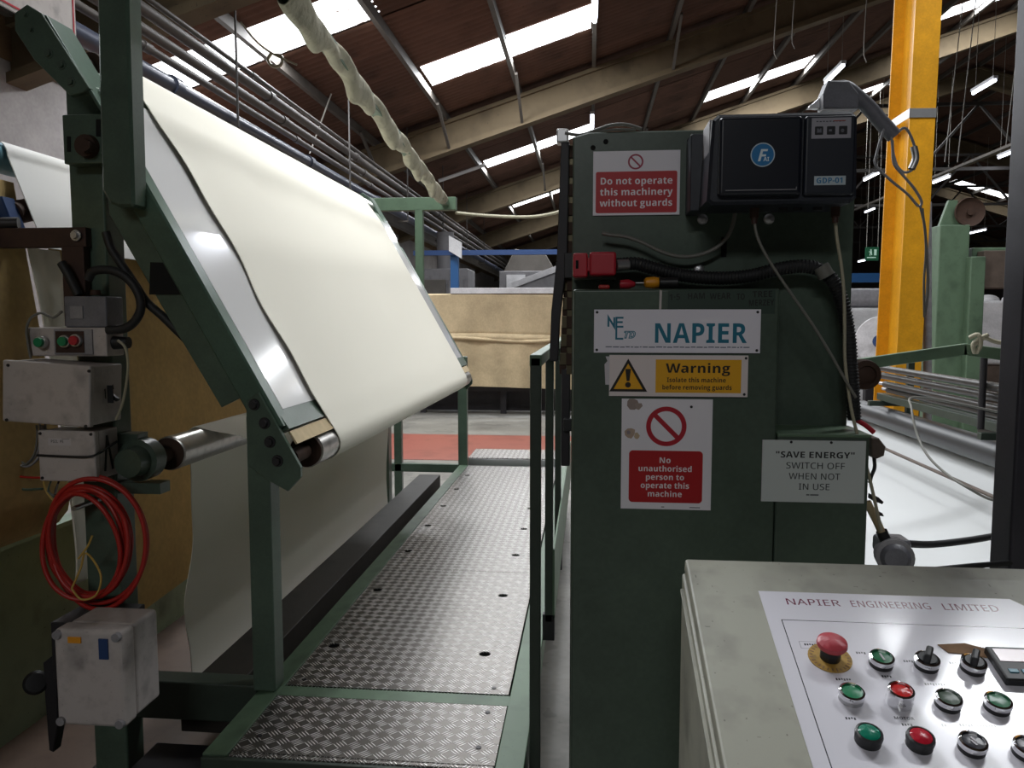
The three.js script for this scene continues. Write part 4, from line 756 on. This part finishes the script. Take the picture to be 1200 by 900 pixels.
solo('grey_cable', 'grey cable hanging from the wire loop down along the yellow column', 'cable', [tube([[0.749, 1.862, 1.9], [0.76, 1.82, 1.9], [0.769, 1.746, 1.9], [0.774, 1.668, 1.9], [0.77, 1.61, 1.9]], 0.003, 50, 6), tube([[0.755, 1.854, 1.9], [0.766, 1.765, 1.9], [0.765, 1.688, 1.9], [0.769, 1.606, 1.9]], 0.0025, 50, 6)], M.cableGrey);

// ---------------------------------------------------------------- the control console
const prismX = (pts, x0, x1, bevel = 0.003) => {                         // an outline in Z, y run along x
  const s = new THREE.Shape(pts.map(([Z, y]) => new THREE.Vector2(Z, y)));
  return new THREE.ExtrudeGeometry(s, { depth: x1 - x0 - 2 * bevel, bevelEnabled: true, bevelSize: bevel, bevelThickness: bevel, bevelOffset: -bevel, bevelSegments: 2 }).rotateY(Math.PI / 2).translate(x0 + bevel, 0, 0);
};
const SL = 18 * Math.PI / 180, cs = Math.cos(SL), sn18 = Math.sin(SL);
const desk = new THREE.Matrix4().makeBasis(new THREE.Vector3(1, 0, 0), new THREE.Vector3(0, sn18, -cs), new THREE.Vector3(0, cs, sn18)).setPosition(0, 1.2, -1.31);
const onDesk = (g) => g.applyMatrix4(desk);                               // local x, y = up the desk (s = -y), z = out of it
const con = thing('control_console', 'grey sloping control console with a white panel of push buttons', 'control console', [0.6, 0, 0.9]);
const d = (s, h = 0) => [1.31 - s * cs - h * sn18, 1.2 - s * sn18 + h * cs];
part(con, 'body', prismX([d(0.012, -0.02), d(0.84, -0.02), [0.51, 0], [1.298, 0]], 0.158, 1.1, 0.004), M.console);
part(con, 'desk_top', prismX([d(0), d(0.035, 0.003), d(0.85), d(0.85, -0.025), d(0, -0.022)], 0.163, 1.11, 0.004), M.console);
part(con, 'door_edge', prismX([d(0.04, -0.03), d(0.82, -0.03), d(0.82, -0.036), d(0.04, -0.036)], 0.153, 0.16, 0.001), M.console);
const pw = 0.39, ph = 0.62, px0 = 0.267, ps0 = 0.083;
const panelShape = new THREE.Shape([[px0, -ps0], [px0 + pw - 0.018, -ps0], [px0 + pw, -ps0 - 0.02], [px0 + pw, -ps0 - ph], [px0, -ps0 - ph]].map(([x, y]) => new THREE.Vector2(x, y)));
const panel = part(con, 'control_panel', onDesk(new THREE.ExtrudeGeometry(panelShape, { depth: 0.0025, bevelEnabled: false }).translate(0, 0, 0.0005)), M.panel);
const face = new THREE.ShapeGeometry(panelShape), fp = face.attributes.position, fuv = face.attributes.uv;
for (let i = 0; i < fp.count; i++) fuv.setXY(i, (fp.getX(i) - px0) / pw, 1 + (fp.getY(i) + ps0) / ph);
const PX = 2000 / 0.62;                                                   // pixels to the metre on the panel print
const at = (x, s) => [(x - px0) * PX, (s - ps0) * PX];
part(panel, 'panel_print', onDesk(face.translate(0, 0, 0.0033)), new THREE.MeshPhysicalMaterial({ roughness: 0.22, clearcoat: 0.3, clearcoatRoughness: 0.08, map: picture(1258, 2000, (g, w, h) => {
  g.fillStyle = '#e4e2ea'; g.fillRect(0, 0, w, h);
  g.strokeStyle = '#1c1c22'; g.lineWidth = 4; g.strokeRect(...at(0.288, 0.15), 0.35 * PX, 0.6 * PX);
  g.fillStyle = '#6c2740'; g.font = '66px sans-serif'; textFit(g, 'NAPIER', ...at(0.302, 0.114), 0.082 * PX); textFit(g, 'ENGINEERING', ...at(0.398, 0.114), 0.118 * PX); textFit(g, 'LIMITED', ...at(0.531, 0.114), 0.082 * PX);
  g.strokeStyle = '#6c2740'; g.lineWidth = 2;
  g.fillStyle = '#33333b';
  const word = (x, s, ...ws) => { let [u, v] = at(x, s); for (const q of ws) { for (let k = 0; k < q; k++) { g.fillRect(u, v + (k % 2), 7, 13 - (k % 3) * 2); u += 11; } u += 12; } };
  word(0.375, 0.213, 4); word(0.434, 0.226, 6); word(0.494, 0.226, 5); word(0.545, 0.192, 12);
  word(0.333, 0.266, 6); word(0.395, 0.257, 4); word(0.446, 0.268, 8); word(0.508, 0.268, 6);
  word(0.326, 0.334, 4); word(0.44, 0.338, 2); word(0.462, 0.336, 13);
  g.font = 'bold 22px sans-serif'; g.fillText('MOTOR', ...at(0.386, 0.334)); word(0.392, 0.34, 4);
  g.strokeStyle = '#8a8890'; g.lineWidth = 2; g.strokeRect(...at(0.302, 0.196), 0.03 * PX, 0.014 * PX); word(0.308, 0.2, 7);
}) }), { keepUV: true, label: 'white panel print with plum lettering' });
solo('paper_scrap', 'torn brown paper scrap stuck on the white panel beside the digital meter', 'paper', onDesk(new THREE.ExtrudeGeometry(new THREE.Shape([[0.492, -0.193], [0.53, -0.188], [0.56, -0.2], [0.548, -0.216], [0.52, -0.21], [0.5, -0.208]].map(([x, y]) => new THREE.Vector2(x, y))), { depth: 0.0012, bevelEnabled: false }).translate(0, 0, 0.0036)), M.cardboard);
const zc = (r0, r1, z0, z1, x, s, n = 32) => onDesk(new THREE.CylinderGeometry(r1, r0, z1 - z0, n).rotateX(Math.PI / 2).translate(x, -s, (z0 + z1) / 2));
const zl = (profile, x, s, n = 36) => onDesk(toCreasedNormals(new THREE.LatheGeometry(profile.map(([r, z]) => new THREE.Vector2(Math.max(r, 1e-5), z)), n).rotateX(Math.PI / 2).translate(x, -s, 0), 0.6));
const Z0 = 0.0034;
function pushButton(x, s, label, cap, rim, { h = 0.013, skirt, mark, base = M.black } = {}) {
  const b = part(con, 'push_button', zc(0.0155, 0.0155, Z0, Z0 + h * 0.55, x, s), base, { label });
  if (skirt) part(b, 'chrome_skirt', zl([[0.0158, Z0], [0.0165, Z0 + 0.006], [0.0152, Z0 + h * 0.75], [0.0152, Z0 + h * 0.8]], x, s), M.chrome);
  part(b, 'bezel_ring', zl([[0.016, Z0 + h * 0.5], [0.0165, Z0 + h * 0.75], [0.0158, Z0 + h], [0.0132, Z0 + h + 0.001], [0.0125, Z0 + h * 0.8]], x, s), rim);
  part(b, 'button_cap', zl([[0, Z0 + h * 0.98 + (rim === M.chrome ? 0 : 0.003)], [0.009, Z0 + h * 0.97 + (rim === M.chrome ? 0 : 0.003)], [0.0125, Z0 + h * 0.9 + (rim === M.chrome ? 0 : 0.002)], [0.0132, Z0 + h * 0.7]], x, s), cap);
  if (mark === 'bar') part(b, 'white_mark', onDesk(new THREE.BoxGeometry(0.0026, 0.013, 0.0006).rotateZ(0.15).translate(x, -s, Z0 + h + 0.0003)), M.signPlate);
  if (mark === 'tick') part(b, 'white_mark', onDesk(join([new THREE.BoxGeometry(0.0022, 0.008, 0.0006).rotateZ(0.5).translate(x + 0.001, -s + 0.002, Z0 + h + 0.0003), new THREE.BoxGeometry(0.0022, 0.008, 0.0006).rotateZ(0.5).translate(x - 0.0005, -s - 0.003, Z0 + h + 0.0003)])), M.signPlate);
  if (mark === 'knob') part(b, 'selector_knob', onDesk(join([new RoundedBoxGeometry(0.009, 0.024, 0.016, 2, 0.003).rotateZ(-0.5).translate(x, -s, Z0 + h + 0.006), new THREE.CylinderGeometry(0.0115, 0.012, 0.004, 24).rotateX(Math.PI / 2).translate(x, -s, Z0 + h)])), M.black);
  return b;
}
const col = (k) => 0.342 + 0.0592 * k;
const es = part(con, 'emergency_stop', zc(0.029, 0.029, Z0, Z0 + 0.0012, col(0) - 0.006, 0.228), M.stopYellow, { label: 'red mushroom emergency stop on a worn yellow ring' });
part(es, 'collar', zl([[0.0135, Z0], [0.0135, Z0 + 0.012], [0.0115, Z0 + 0.016], [0.0115, Z0 + 0.022]], col(0) - 0.006, 0.228), M.black);
part(es, 'mushroom_head', zl([[0.0105, Z0 + 0.018], [0.019, Z0 + 0.021], [0.0205, Z0 + 0.024], [0.0195, Z0 + 0.0285], [0.015, Z0 + 0.0315], [0.007, Z0 + 0.033], [0, Z0 + 0.0332]], col(0) - 0.006, 0.228), M.mushroom);
part(es, 'ring_lettering', (() => { const l = []; for (let i = 0; i < 26; i++) { const a = i / 26 * 6.283; l.push(onDesk(new THREE.BoxGeometry(0.0018, 0.0035 + 0.0012 * (i % 3), 0.0003).rotateZ(a - Math.PI / 2).translate(col(0) - 0.006 + 0.0245 * Math.cos(a), -0.228 + 0.0245 * Math.sin(a), Z0 + 0.0014))); } return l; })(), M.cardboard);
pushButton(col(1), 0.236, 'green button with a white bar, beside the emergency stop', M.buttonGreenDark, M.chrome, { mark: 'bar' });
pushButton(col(2), 0.236, 'black selector switch, left of the two', M.black, M.chrome, { mark: 'knob' });
pushButton(col(3), 0.238, 'black selector switch beside the torn brown scrap', M.black, M.chrome, { mark: 'knob' });
pushButton(col(0), 0.303, 'bright green lamp button below the emergency stop', M.buttonGreen, M.chrome, { base: M.zinc, mark: 'none' });
pushButton(col(1), 0.305, 'raised bright red button with a deep chrome skirt', M.buttonRed, M.chrome, { h: 0.021, skirt: true, base: M.chrome });
pushButton(col(2), 0.306, 'dull dark green button', M.buttonDull, M.chrome);
pushButton(col(3), 0.307, 'green button at the right of the middle row', M.buttonGreenDark, M.chrome);
pushButton(col(0), 0.371, 'green button with a black rim, lowest row', M.buttonTeal, M.black, { h: 0.014 });
pushButton(col(1), 0.373, 'red button with a black rim, lowest row', M.buttonRedDark, M.black, { h: 0.014 });
pushButton(col(2), 0.375, 'black button with a white tick, lowest row', M.buttonBlack, M.chrome, { mark: 'tick' });
pushButton(col(3) + 0.001, 0.378, 'black button cut by the picture edge, lowest row', M.buttonBlack, M.chrome, { mark: 'tick' });
const meter = part(con, 'digital_meter', onDesk(new RoundedBoxGeometry(0.08, 0.064, 0.012, 2, 0.003).translate(0.588, -0.236, 0.009)), M.black, { label: 'black digital meter with a reddish display' });
part(meter, 'display', onDesk(new THREE.BoxGeometry(0.066, 0.024, 0.001).translate(0.588, -0.222, 0.0153)), M.display);
for (let k = 0; k < 4; k++) part(meter, 'key', onDesk(new RoundedBoxGeometry(0.012, 0.007, 0.002, 1, 0.0008).translate(0.5635 + 0.0165 * k, -0.252, 0.0155)), M.tealRoller);

// ---------------------------------------------------------------- right hand side
const dp = thing('steel_post', 'dark grey steel post at the right edge behind the control console', 'post', [0.86, 0, 1.65]);
part(dp, 'post_shaft', bx(0.838, 0.93, 0.02, 3.6, 1.62, 1.7, 0.006), M.postGrey);
part(dp, 'foot_plate', bx(0.79, 0.98, 0, 0.02, 1.58, 1.74), M.postGrey);
const gm = thing('cable_connector', 'grey ribbed cable connector at the lower right corner of the machine cabinet', 'connector', [0.66, 1.06, 1.75]);
part(gm, 'shell', lathe([[0, 0], [0.022, 0], [0.03, 0.008], [0.032, 0.02], [0.026, 0.03], [0.034, 0.034], [0.036, 0.06], [0.03, 0.075], [0, 0.08]], [0.652, 1.095, 1.7], [0.689, 1.08, 1.85], 24), M.boxGrey);
for (const t of [0.15, 0.35, 0.55, 0.75]) part(gm, 'rib', lathe([[0.03, 0], [0.0385, 0.002], [0.0385, 0.007], [0.03, 0.009]], [[0.652, 1.095, 1.7], [0.689, 1.08, 1.85]].reduce((p, q) => p.map((v, i) => v + (q[i] - v) * t * 0.5)), [0.689, 1.08, 1.85], 24), M.plasticGrey);
part(gm, 'hood', [bx(...[0.635, 0.7], 1.085, 1.125, 1.74, 1.8, 0.01)], M.boxGrey);
part(gm, 'boot', tube([[0.638, 1.142, 1.75], [0.646, 1.123, 1.75], [0.656, 1.105, 1.75]], 0.012, 16, 10), M.black);
solo('hose', 'tan sleeved hose running from behind the notice plate down to the grey connector', 'hose', tube([[0.609, 1.203, 1.76], [0.62, 1.181, 1.76], [0.632, 1.158, 1.76], [0.644, 1.132, 1.76]], 0.0085, 30, 10), M.canvasTan);
const sw = thing('limit_switch', 'brown limit switch with a looped black lead beside the grey notice plate', 'switch', [0.605, 1.28, 1.76]);
part(sw, 'switch_case', prism([[0.607, 1.347], [0.622, 1.347], [0.637, 1.328], [0.634, 1.309], [0.62, 1.302], [0.609, 1.305]], 1.74, 1.79, 0.002), M.brownGrey);
part(sw, 'lead', tube([[0.62, 1.302, 1.76], [0.622, 1.279, 1.76], [0.616, 1.26, 1.76], [0.613, 1.245, 1.76]], 0.004, 20, 6), M.black);
solo('latch_hook', 'grey metal hook tips poking out beside the notice plate', 'hook', [prism([[0.619, 1.218], [0.637, 1.211], [0.648, 1.201], [0.645, 1.196], [0.626, 1.203], [0.619, 1.207]], 1.77, 1.785, 0.001), prism([[0.624, 1.184], [0.646, 1.176], [0.65, 1.169], [0.631, 1.17]], 1.77, 1.785, 0.001)], M.darkSteel);
solo('red_rag', 'small red tipped strip on the ledge beside the hose', 'strip', tube([[0.592, 1.379, 1.8], [0.613, 1.367, 1.8], [0.632, 1.351, 1.8]], 0.006, 20, 6), M.red);
solo('black_hose', 'black hose running right from the grey connector in front of the white cloth', 'hose', tube([[0.707, 1.101, 1.8], [0.787, 1.084, 1.86], [0.889, 1.078, 1.92], [1.009, 1.073, 2], [1.148, 1.065, 2.1]], 0.0085, 40, 10), M.rubber);
solo('black_hose', 'black hose lying just above the back edge of the console', 'hose', tube([[0.679, 1.104, 1.6], [0.743, 1.113, 1.6], [0.825, 1.116, 1.62], [0.913, 1.117, 1.65]], 0.006, 30, 8), M.rubber);
solo('pulley', 'dark pulley wheel behind the hose at the right side of the cabinet', 'pulley', lathe([[0, 0], [0.02, 0], [0.022, -0.006], [0.034, 0], [0.036, 0.012], [0.03, 0.02], [0.036, 0.028], [0.036, 0.04], [0, 0.04]], [0.645, 1.472, 1.9], [0.645, 1.472, 2.4], 28), M.rust);
solo('pulley_shaft', 'dark shaft carrying the pulley out of the cabinet side', 'shaft', cyl([0.56, 1.472, 1.96], [0.68, 1.472, 1.96], 0.012, 0.012, 12), M.darkSteel);

// white cloth bed and rollers along Z
solo('cloth_bed', 'broad bright white cloth sloping down below the black roller on the right', 'cloth', slab((u, v) => {
  const x = 2.06 - 1.31 * v, y = v < 0.06 ? 0.868 - 3 * v * v * 6 : 0.803 - (v - 0.06) * 0.48 + 0.012 * Math.sin(v * 14 + u) , Z = 1.95 + 4.6 * u;
  return [x, y, Z];
}, 20, 40, -0.004), M.clothBright);
solo('black_roller', 'long black rubber roller above the white cloth bed', 'roller', cyl([2.0, 0.945, 1.9], [2.0, 0.945, 6.7], 0.068, 0.068, 28), M.rubberGrey);
solo('brown_rod', 'thin brown rod crossing in front of the white cloth bed', 'rod', cyl([1.75, 0.83, 1.95], [1.75, 0.845, 5.9], 0.009, 0.009, 10), M.brownGrey);
[[1.288, 0.02, 'topmost of the thin steel rollers beside the yellow column'], [1.237, 0.022, 'second of the thin steel rollers beside the yellow column'], [1.18, 0.022, 'third of the thin steel rollers beside the yellow column'], [1.142, 0.02, 'fourth of the thin steel rollers beside the yellow column']].forEach(([y, r, label], i) => {
  const t = thing('thin_roller', label, 'roller', [1.9, y, 4]);
  part(t, 'roller_tube', cyl([1.9 + 0.02 * i, y, 2.0], [1.9 + 0.02 * i, y, 5.35], r, r, 16), M.rollerDull);
  part(t, 'journal', cyl([1.9 + 0.02 * i, y, 5.35], [1.9 + 0.02 * i, y, 5.45], r * 0.5, r * 0.5, 12), M.zinc);
});
const rb = thing('roller_rail', 'dull green rail carrying the thin steel rollers', 'rail', [1.97, 1.06, 4]);
part(rb, 'rail_bar', bx(1.94, 2.0, 1.065, 1.11, 2.0, 5.5, 0.003), M.darkRail);
for (const Z of [2.4, 3.9, 5.4]) part(rb, 'bracket', [bx(2.1, 2.14, 0.0, 1.32, Z, Z + 0.04, 0.003), bx(1.86, 2.12, 1.03, 1.064, Z, Z + 0.04, 0.003)], M.darkRail);
solo('loose_cable', 'pale loose cable looping down over the black roller and white cloth', 'cable', tube([[1.955, 1.165, 3.6], [1.381, 1.268, 3.5], [1.34, 1.235, 3.4], [1.328, 1.135, 3.3], [1.333, 1.065, 3.2], [1.362, 1.014, 3.1], [1.395, 0.983, 3], [1.472, 0.943, 3], [1.532, 0.935, 3]], 0.005, 80, 7), M.cableGrey);
const gbar = thing('pale_green_arm', 'pale green flat arm with a kink and a cord knotted round it', 'bar', [1.654, 1.37, 3.9]);
part(gbar, 'arm_bar', [bar([1.263, 1.384, 3.9], [1.773, 1.463, 3.9], 0.03, 0.055, 0.004), bar([1.757, 1.463, 3.9], [2.091, 1.417, 3.9], 0.03, 0.055, 0.004)], M.paleGreen);
part(gbar, 'knotted_cord', [tube([[1.767, 1.517, 3.86], [1.795, 1.533, 3.84], [1.809, 1.486, 3.84], [1.797, 1.445, 3.86], [1.783, 1.493, 3.85], [1.818, 1.517, 3.84], [1.878, 1.501, 3.86], [1.964, 1.485, 3.88]], 0.01, 50, 6), tube([[1.792, 1.509, 3.84], [1.84, 1.533, 3.84], [1.78, 1.477, 3.85]], 0.009, 30, 6)], M.cableCream);
part(gbar, 'stay', cyl([1.87, 1.08, 3.93], [1.87, 1.43, 3.93], 0.016, 0.016, 10), M.darkSteel);

// yellow crane column: an I beam leaning slightly
const yc = thing('yellow_column', 'tall bright yellow steel I beam column', 'column', [2.6, 0, 6.7]);
const lean = (g) => (Array.isArray(g) ? join(g) : g).translate(-2.6, 0, 6.7).rotateZ(-0.014).translate(2.6, 0, -6.7);
const yx = 2.415;
part(yc, 'flange', lean(bx(yx, yx + 0.192, 0, 7.2, 6.5, 6.516, 0.002)), M.yellow);
part(yc, 'flange', lean(bx(yx, yx + 0.192, 0, 7.2, 6.944, 6.96, 0.002)), M.yellow);
part(yc, 'web', lean(bx(yx + 0.091, yx + 0.101, 0, 7.2, 6.51, 6.95)), M.yellow);
part(yc, 'base_plate', bx(2.28, 2.75, 0, 0.03, 6.4, 7.05), M.yellow);
part(yc, 'tape_band', lean([bx(yx - 0.003, yx + 0.195, 3.16, 3.23, 6.494, 6.5), bx(yx - 0.005, yx, 3.16, 3.23, 6.494, 6.96)]), M.zinc, { label: 'grey tape band' });

// far pale green machine
const gmac = thing('green_machine', 'pale green machine with a pulley on top behind the yellow column', 'machine', [3.7, 0, 8.2]);
part(gmac, 'tall_upright', bx(3.35, 3.625, 0, 2.51, 8.0, 8.3, 0.01), M.paleGreen);
part(gmac, 'short_upright', bx(3.6, 3.735, 0, 2.2, 7.9, 8.2, 0.01), M.paleGreen);
part(gmac, 'cross_beam', bx(3.7, 4.9, 1.92, 2.3, 8.1, 8.3, 0.01), M.paleGreen);
part(gmac, 'motor_cover', bx(3.74, 4.02, 1.9, 2.26, 7.95, 8.1, 0.01), M.brownGrey);
part(gmac, 'dark_edge', bx(3.733, 3.765, 0.2, 2.15, 7.98, 8.1), M.darkSteel);
part(gmac, 'pulley_bracket', prism([[3.36, 2.5], [3.44, 2.75], [3.52, 2.75], [3.56, 2.5]], 8.05, 8.1, 0.003), M.paleGreen);
part(gmac, 'pulley', lathe([[0, 0], [0.03, 0], [0.03, 0.02], [0.11, 0.02], [0.135, 0], [0.14, 0.02], [0.125, 0.045], [0.14, 0.07], [0, 0.07]], [3.62, 2.63, 8.0], [3.62, 2.63, 9.0], 28), M.rust);
part(gmac, 'far_upright', bx(4.78, 4.95, 0, 2.3, 8.0, 8.3, 0.01), M.paleGreen);
const hb = solo('hanging_duct', 'grey conduit dropping beside the right flank of the yellow column', 'conduit', [cyl([2.72, 2.55, 6.75], [2.82, 0, 6.75], 0.03, 0.036, 12)], M.plasticGrey);

// things standing further back on the right
function clothRoll(name, label, [x, y, Z], r, len, m, core = true, group) {
  const t = thing(name, label, 'cloth roll', [x, y - r, Z], group);
  part(t, 'cloth_wound', lathe([[0, 0], [r * 0.96, 0], [r, 0.015], [r, len - 0.015], [r * 0.96, len], [0, len]], [x, y, Z], [x + len * 0.55, y, Z + len * 0.83], 36), m);
  if (core) part(t, 'core_tube', cyl([x - 0.05, y, Z - 0.075], [x + 0.02, y, Z + 0.03], r * 0.25, r * 0.25, 20), M.blue);
  for (const k of [0.12, 0.88]) part(t, 'cradle', bx(x + len * 0.55 * k - 0.25, x + len * 0.55 * k + 0.25, 0, y - r * 0.97, Z + len * 0.83 * k - 0.06, Z + len * 0.83 * k + 0.06, 0.01), M.darkSteel);
  return t;
}
clothRoll('cloth_roll', 'white cloth roll with a blue core just left of the yellow column', [4.12, 1.3, 11.6], 0.36, 1.4, M.clothRoll);
const wb1 = thing('cloth_stack', 'white wrapped cloth stack behind the roll with the blue core', 'cloth stack', [5, 0, 15]);
part(wb1, 'wrapped_block', bx(4.4, 5.9, 0, 1.82, 14.6, 15.8, 0.06), M.clothRoll); part(wb1, 'plastic_top', bx(4.45, 5.7, 1.82, 2.17, 14.7, 15.7, 0.16), M.plasticGrey);
const wb3 = thing('cloth_stack', 'white wrapped cloth stack beside the dark post under the blue racking', 'cloth stack', [6.2, 0, 12.5]);
part(wb3, 'wrapped_block', bx(5.45, 6.9, 0.95, 1.88, 12, 13.2, 0.05), M.clothRoll); part(wb3, 'pallet', bx(5.4, 6.95, 0, 0.95, 12.05, 13.2, 0.02), M.brownGrey);
for (let i = 0; i < 4; i++) part(wb3, 'loose_fold', new THREE.SphereGeometry(0.16, 12, 8).scale(1, 0.5, 0.8).translate(5.6 + i * 0.36, 1.9, -12.5), M.clothRoll);
const wb4 = thing('cloth_bundle', 'white cloth bundle seen between the yellow column and the pale green machine', 'cloth', [4.4, 0, 10.6]);
part(wb4, 'cloth_folds', [new THREE.SphereGeometry(0.3, 16, 12).scale(0.7, 1.1, 0.8).translate(4.4, 1.56, -10.6), new THREE.SphereGeometry(0.28, 16, 12).scale(0.8, 0.95, 0.8).translate(4.28, 1.2, -10.6)], M.clothRoll); part(wb4, 'trolley', bx(4.1, 4.7, 0, 0.95, 10.4, 10.95, 0.02), M.darkSteel);
const rk = thing('pallet_racking', 'blue and orange pallet racking standing far behind the pale green machine', 'racking', [7, 0, 16]);
for (const [x, Z] of [[6.6, 16], [8.6, 16], [6.6, 17], [8.6, 17]]) part(rk, 'upright', bx(x, x + 0.1, 0, 3.2, Z, Z + 0.08), M.blue);
for (const y of [0.8, 2.25]) part(rk, 'beam', bx(6.6, 8.7, y, y + 0.12, 15.96, 16), M.orangeDull);
for (const y of [2.55]) part(rk, 'beam', bx(6.6, 8.7, y, y + 0.1, 15.96, 16), M.blue);
const rk2 = thing('pallet_racking', 'blue racking beam standing far behind the white roll left of the yellow column', 'racking', [6, 0, 18]);
for (const x of [4.3, 9.6]) part(rk2, 'upright', bx(x, x + 0.1, 0, 2.7, 18, 18.08), M.blue);
part(rk2, 'beam', bx(4.3, 9.7, 2.42, 2.62, 17.95, 18), M.blueBright); part(rk2, 'shelf', bx(5.2, 9.7, 1.0, 1.1, 18, 18.9), M.darkSteel);
const ex = thing('exit_sign', 'small green exit sign hanging far off left of the yellow column', 'sign', [8.5, 3.4, 25]);
part(ex, 'panel', bx(8.33, 8.72, 3.4, 3.8, 25, 25.03), M.exitGreen);
part(ex, 'print', new THREE.PlaneGeometry(0.37, 0.38).translate(8.525, 3.6, -24.998), new THREE.MeshStandardMaterial({ roughness: 0.5, map: picture(128, 128, (g) => { g.fillStyle = '#0d4a2e'; g.fillRect(0, 0, 128, 128); g.fillStyle = '#b9d8c6'; g.beginPath(); g.arc(52, 26, 9, 0, 7); g.fill(); g.fillRect(44, 36, 18, 26); g.fillRect(30, 40, 18, 7); g.fillRect(40, 60, 8, 22); g.fillRect(56, 60, 9, 18); g.fillRect(84, 20, 26, 60); g.fillRect(14, 96, 92, 10); }) }), { keepUV: true });
for (const x of [8.36, 8.69]) part(ex, 'hanging_wire', cyl([x, 3.8, 25.01], [x, roofY(x) - 0.01, 25.01], 0.008, 0.008, 5), M.wire);

// ---------------------------------------------------------------- beyond the walkway, middle
const bale = thing('draped_frame', 'large tan canvas draped over a steel frame beyond the red walkway strip', 'draped cloth', [-1.4, 0, 13.4]);
part(bale, 'canvas_drape', slab((u, v) => { const w = 0.025 * Math.sin(u * 17 + v * 2) + 0.015 * Math.sin(u * 41); return v < 0.12 ? [-2.95 + 3.2 * u, 2.03 - 0.02 * v, 13.9 - 0.9 * v / 0.12] : [-2.95 + 3.2 * u, 2.028 - 1.56 * (v - 0.12) / 0.88 + 0.02 * Math.sin(u * 5), 13.0 + w * v - (v > 0.5 && v < 0.56 ? 0.03 : 0)]; }, 60, 60, 0.01), M.canvasTan);
part(bale, 'fold_band', slab((u, v) => [-2.95 + 3.2 * u, 1.3 - 0.05 * v + 0.03 * Math.sin(u * 8), 12.965 + 0.02 * Math.sin(u * 17) - 0.02 * Math.sin(v * Math.PI)], 40, 6, 0.008), M.canvasTan);
part(bale, 'white_board', bx(-2.3, 0.2, 2.035, 2.13, 12.98, 13.4, 0.005), M.clothRoll, { label: 'white board along the top' });
part(bale, 'steel_frame', [bx(-3.0, 0.3, 0.4, 0.5, 13.15, 13.25), bx(-3.0, 0.3, 0.4, 0.5, 13.8, 13.9), bx(-2.9, -2.8, 0, 2.0, 13.3, 13.4), bx(0.05, 0.15, 0, 2.0, 13.3, 13.4), bx(-1.5, -1.4, 0, 2, 13.3, 13.4)], M.darkSteel);
part(bale, 'skirt', bx(-3.0, 0.3, 0.02, 0.42, 13.6, 13.65), M.darkSteel);
const brk = thing('blue_racking', 'blue steel racking frame above the draped canvas', 'racking', [-2, 0, 16.2]);
part(brk, 'beam', bx(-3.6, 0.8, 2.92, 3.02, 16, 16.08), M.blue); part(brk, 'beam', bx(-3.6, 0.8, 1.9, 2.0, 16, 16.08), M.blue);
for (const x of [-2.85, 0.5]) part(brk, 'upright', bx(x, x + 0.16, 0, 3.0, 16.1, 16.25), M.blueBright);
part(brk, 'notice_board', prism([[-2.854, 3.314], [-2.591, 3.174], [-2.593, 2.847], [-2.856, 3.004]], 15.97, 16.0, 0), M.clothRoll, { label: 'small white board' });
const plant = thing('grey_plant', 'grey machinery block standing behind the blue racking', 'machinery', [-2.6, 0, 18]);
part(plant, 'cabinet', bx(-4.2, -2.7, 0, 2.75, 17.5, 18.6, 0.03), M.plantGrey); part(plant, 'door', bx(-3.9, -3.2, 0.3, 2.5, 17.46, 17.5, 0.01), M.purlin); part(plant, 'door', bx(-3.15, -2.8, 0.3, 2.5, 17.46, 17.5, 0.01), M.plantGrey);
part(plant, 'duct', cyl([-3.3, 2.7, 18], [-3.3, 3.6, 18], 0.2, 0.2, 16), M.plantGrey);
const conv = thing('sloping_conveyor', 'grey sloping conveyor behind the draped canvas, rising to the right', 'conveyor', [0, 0, 20]);
part(conv, 'bed', bar([-1.9, 2.2, 20], [1.6, 3.5, 20], 1.0, 0.35), M.plantGrey); part(conv, 'side_rail', bar([-1.9, 2.45, 19.45], [1.6, 3.75, 19.45], 0.06, 0.14), M.clothRoll);
for (const x of [-1.2, 0.2, 1.4]) part(conv, 'leg', bx(x, x + 0.1, 0, 2.4 + 0.37 * (x + 1.9), 19.6, 19.7), M.purlin);
const pb = thing('blue_plant', 'dark machinery with small lit gaps behind the blue racking post', 'machinery', [-1.9, 0, 21]);
part(pb, 'body', bx(-2.4, -0.7, 0, 2.9, 21, 22.5, 0.02), M.plantGrey); part(pb, 'hood', prism([[-2.3, 2.9], [-0.9, 2.9], [-1.2, 3.4], [-2.0, 3.5]], 21.2, 22.2, 0.02), M.purlin); part(pb, 'panel', bx(-2.2, -1.7, 2.3, 2.8, 20.97, 21), M.clothRoll);
solo('steel_girder', 'dark girder running along the hall between the pipes and the blue racking', 'girder', bx(-4.1, -3.98, 3.55, 3.8, 12, 44), M.purlin);

renderer.render(scene, camera);
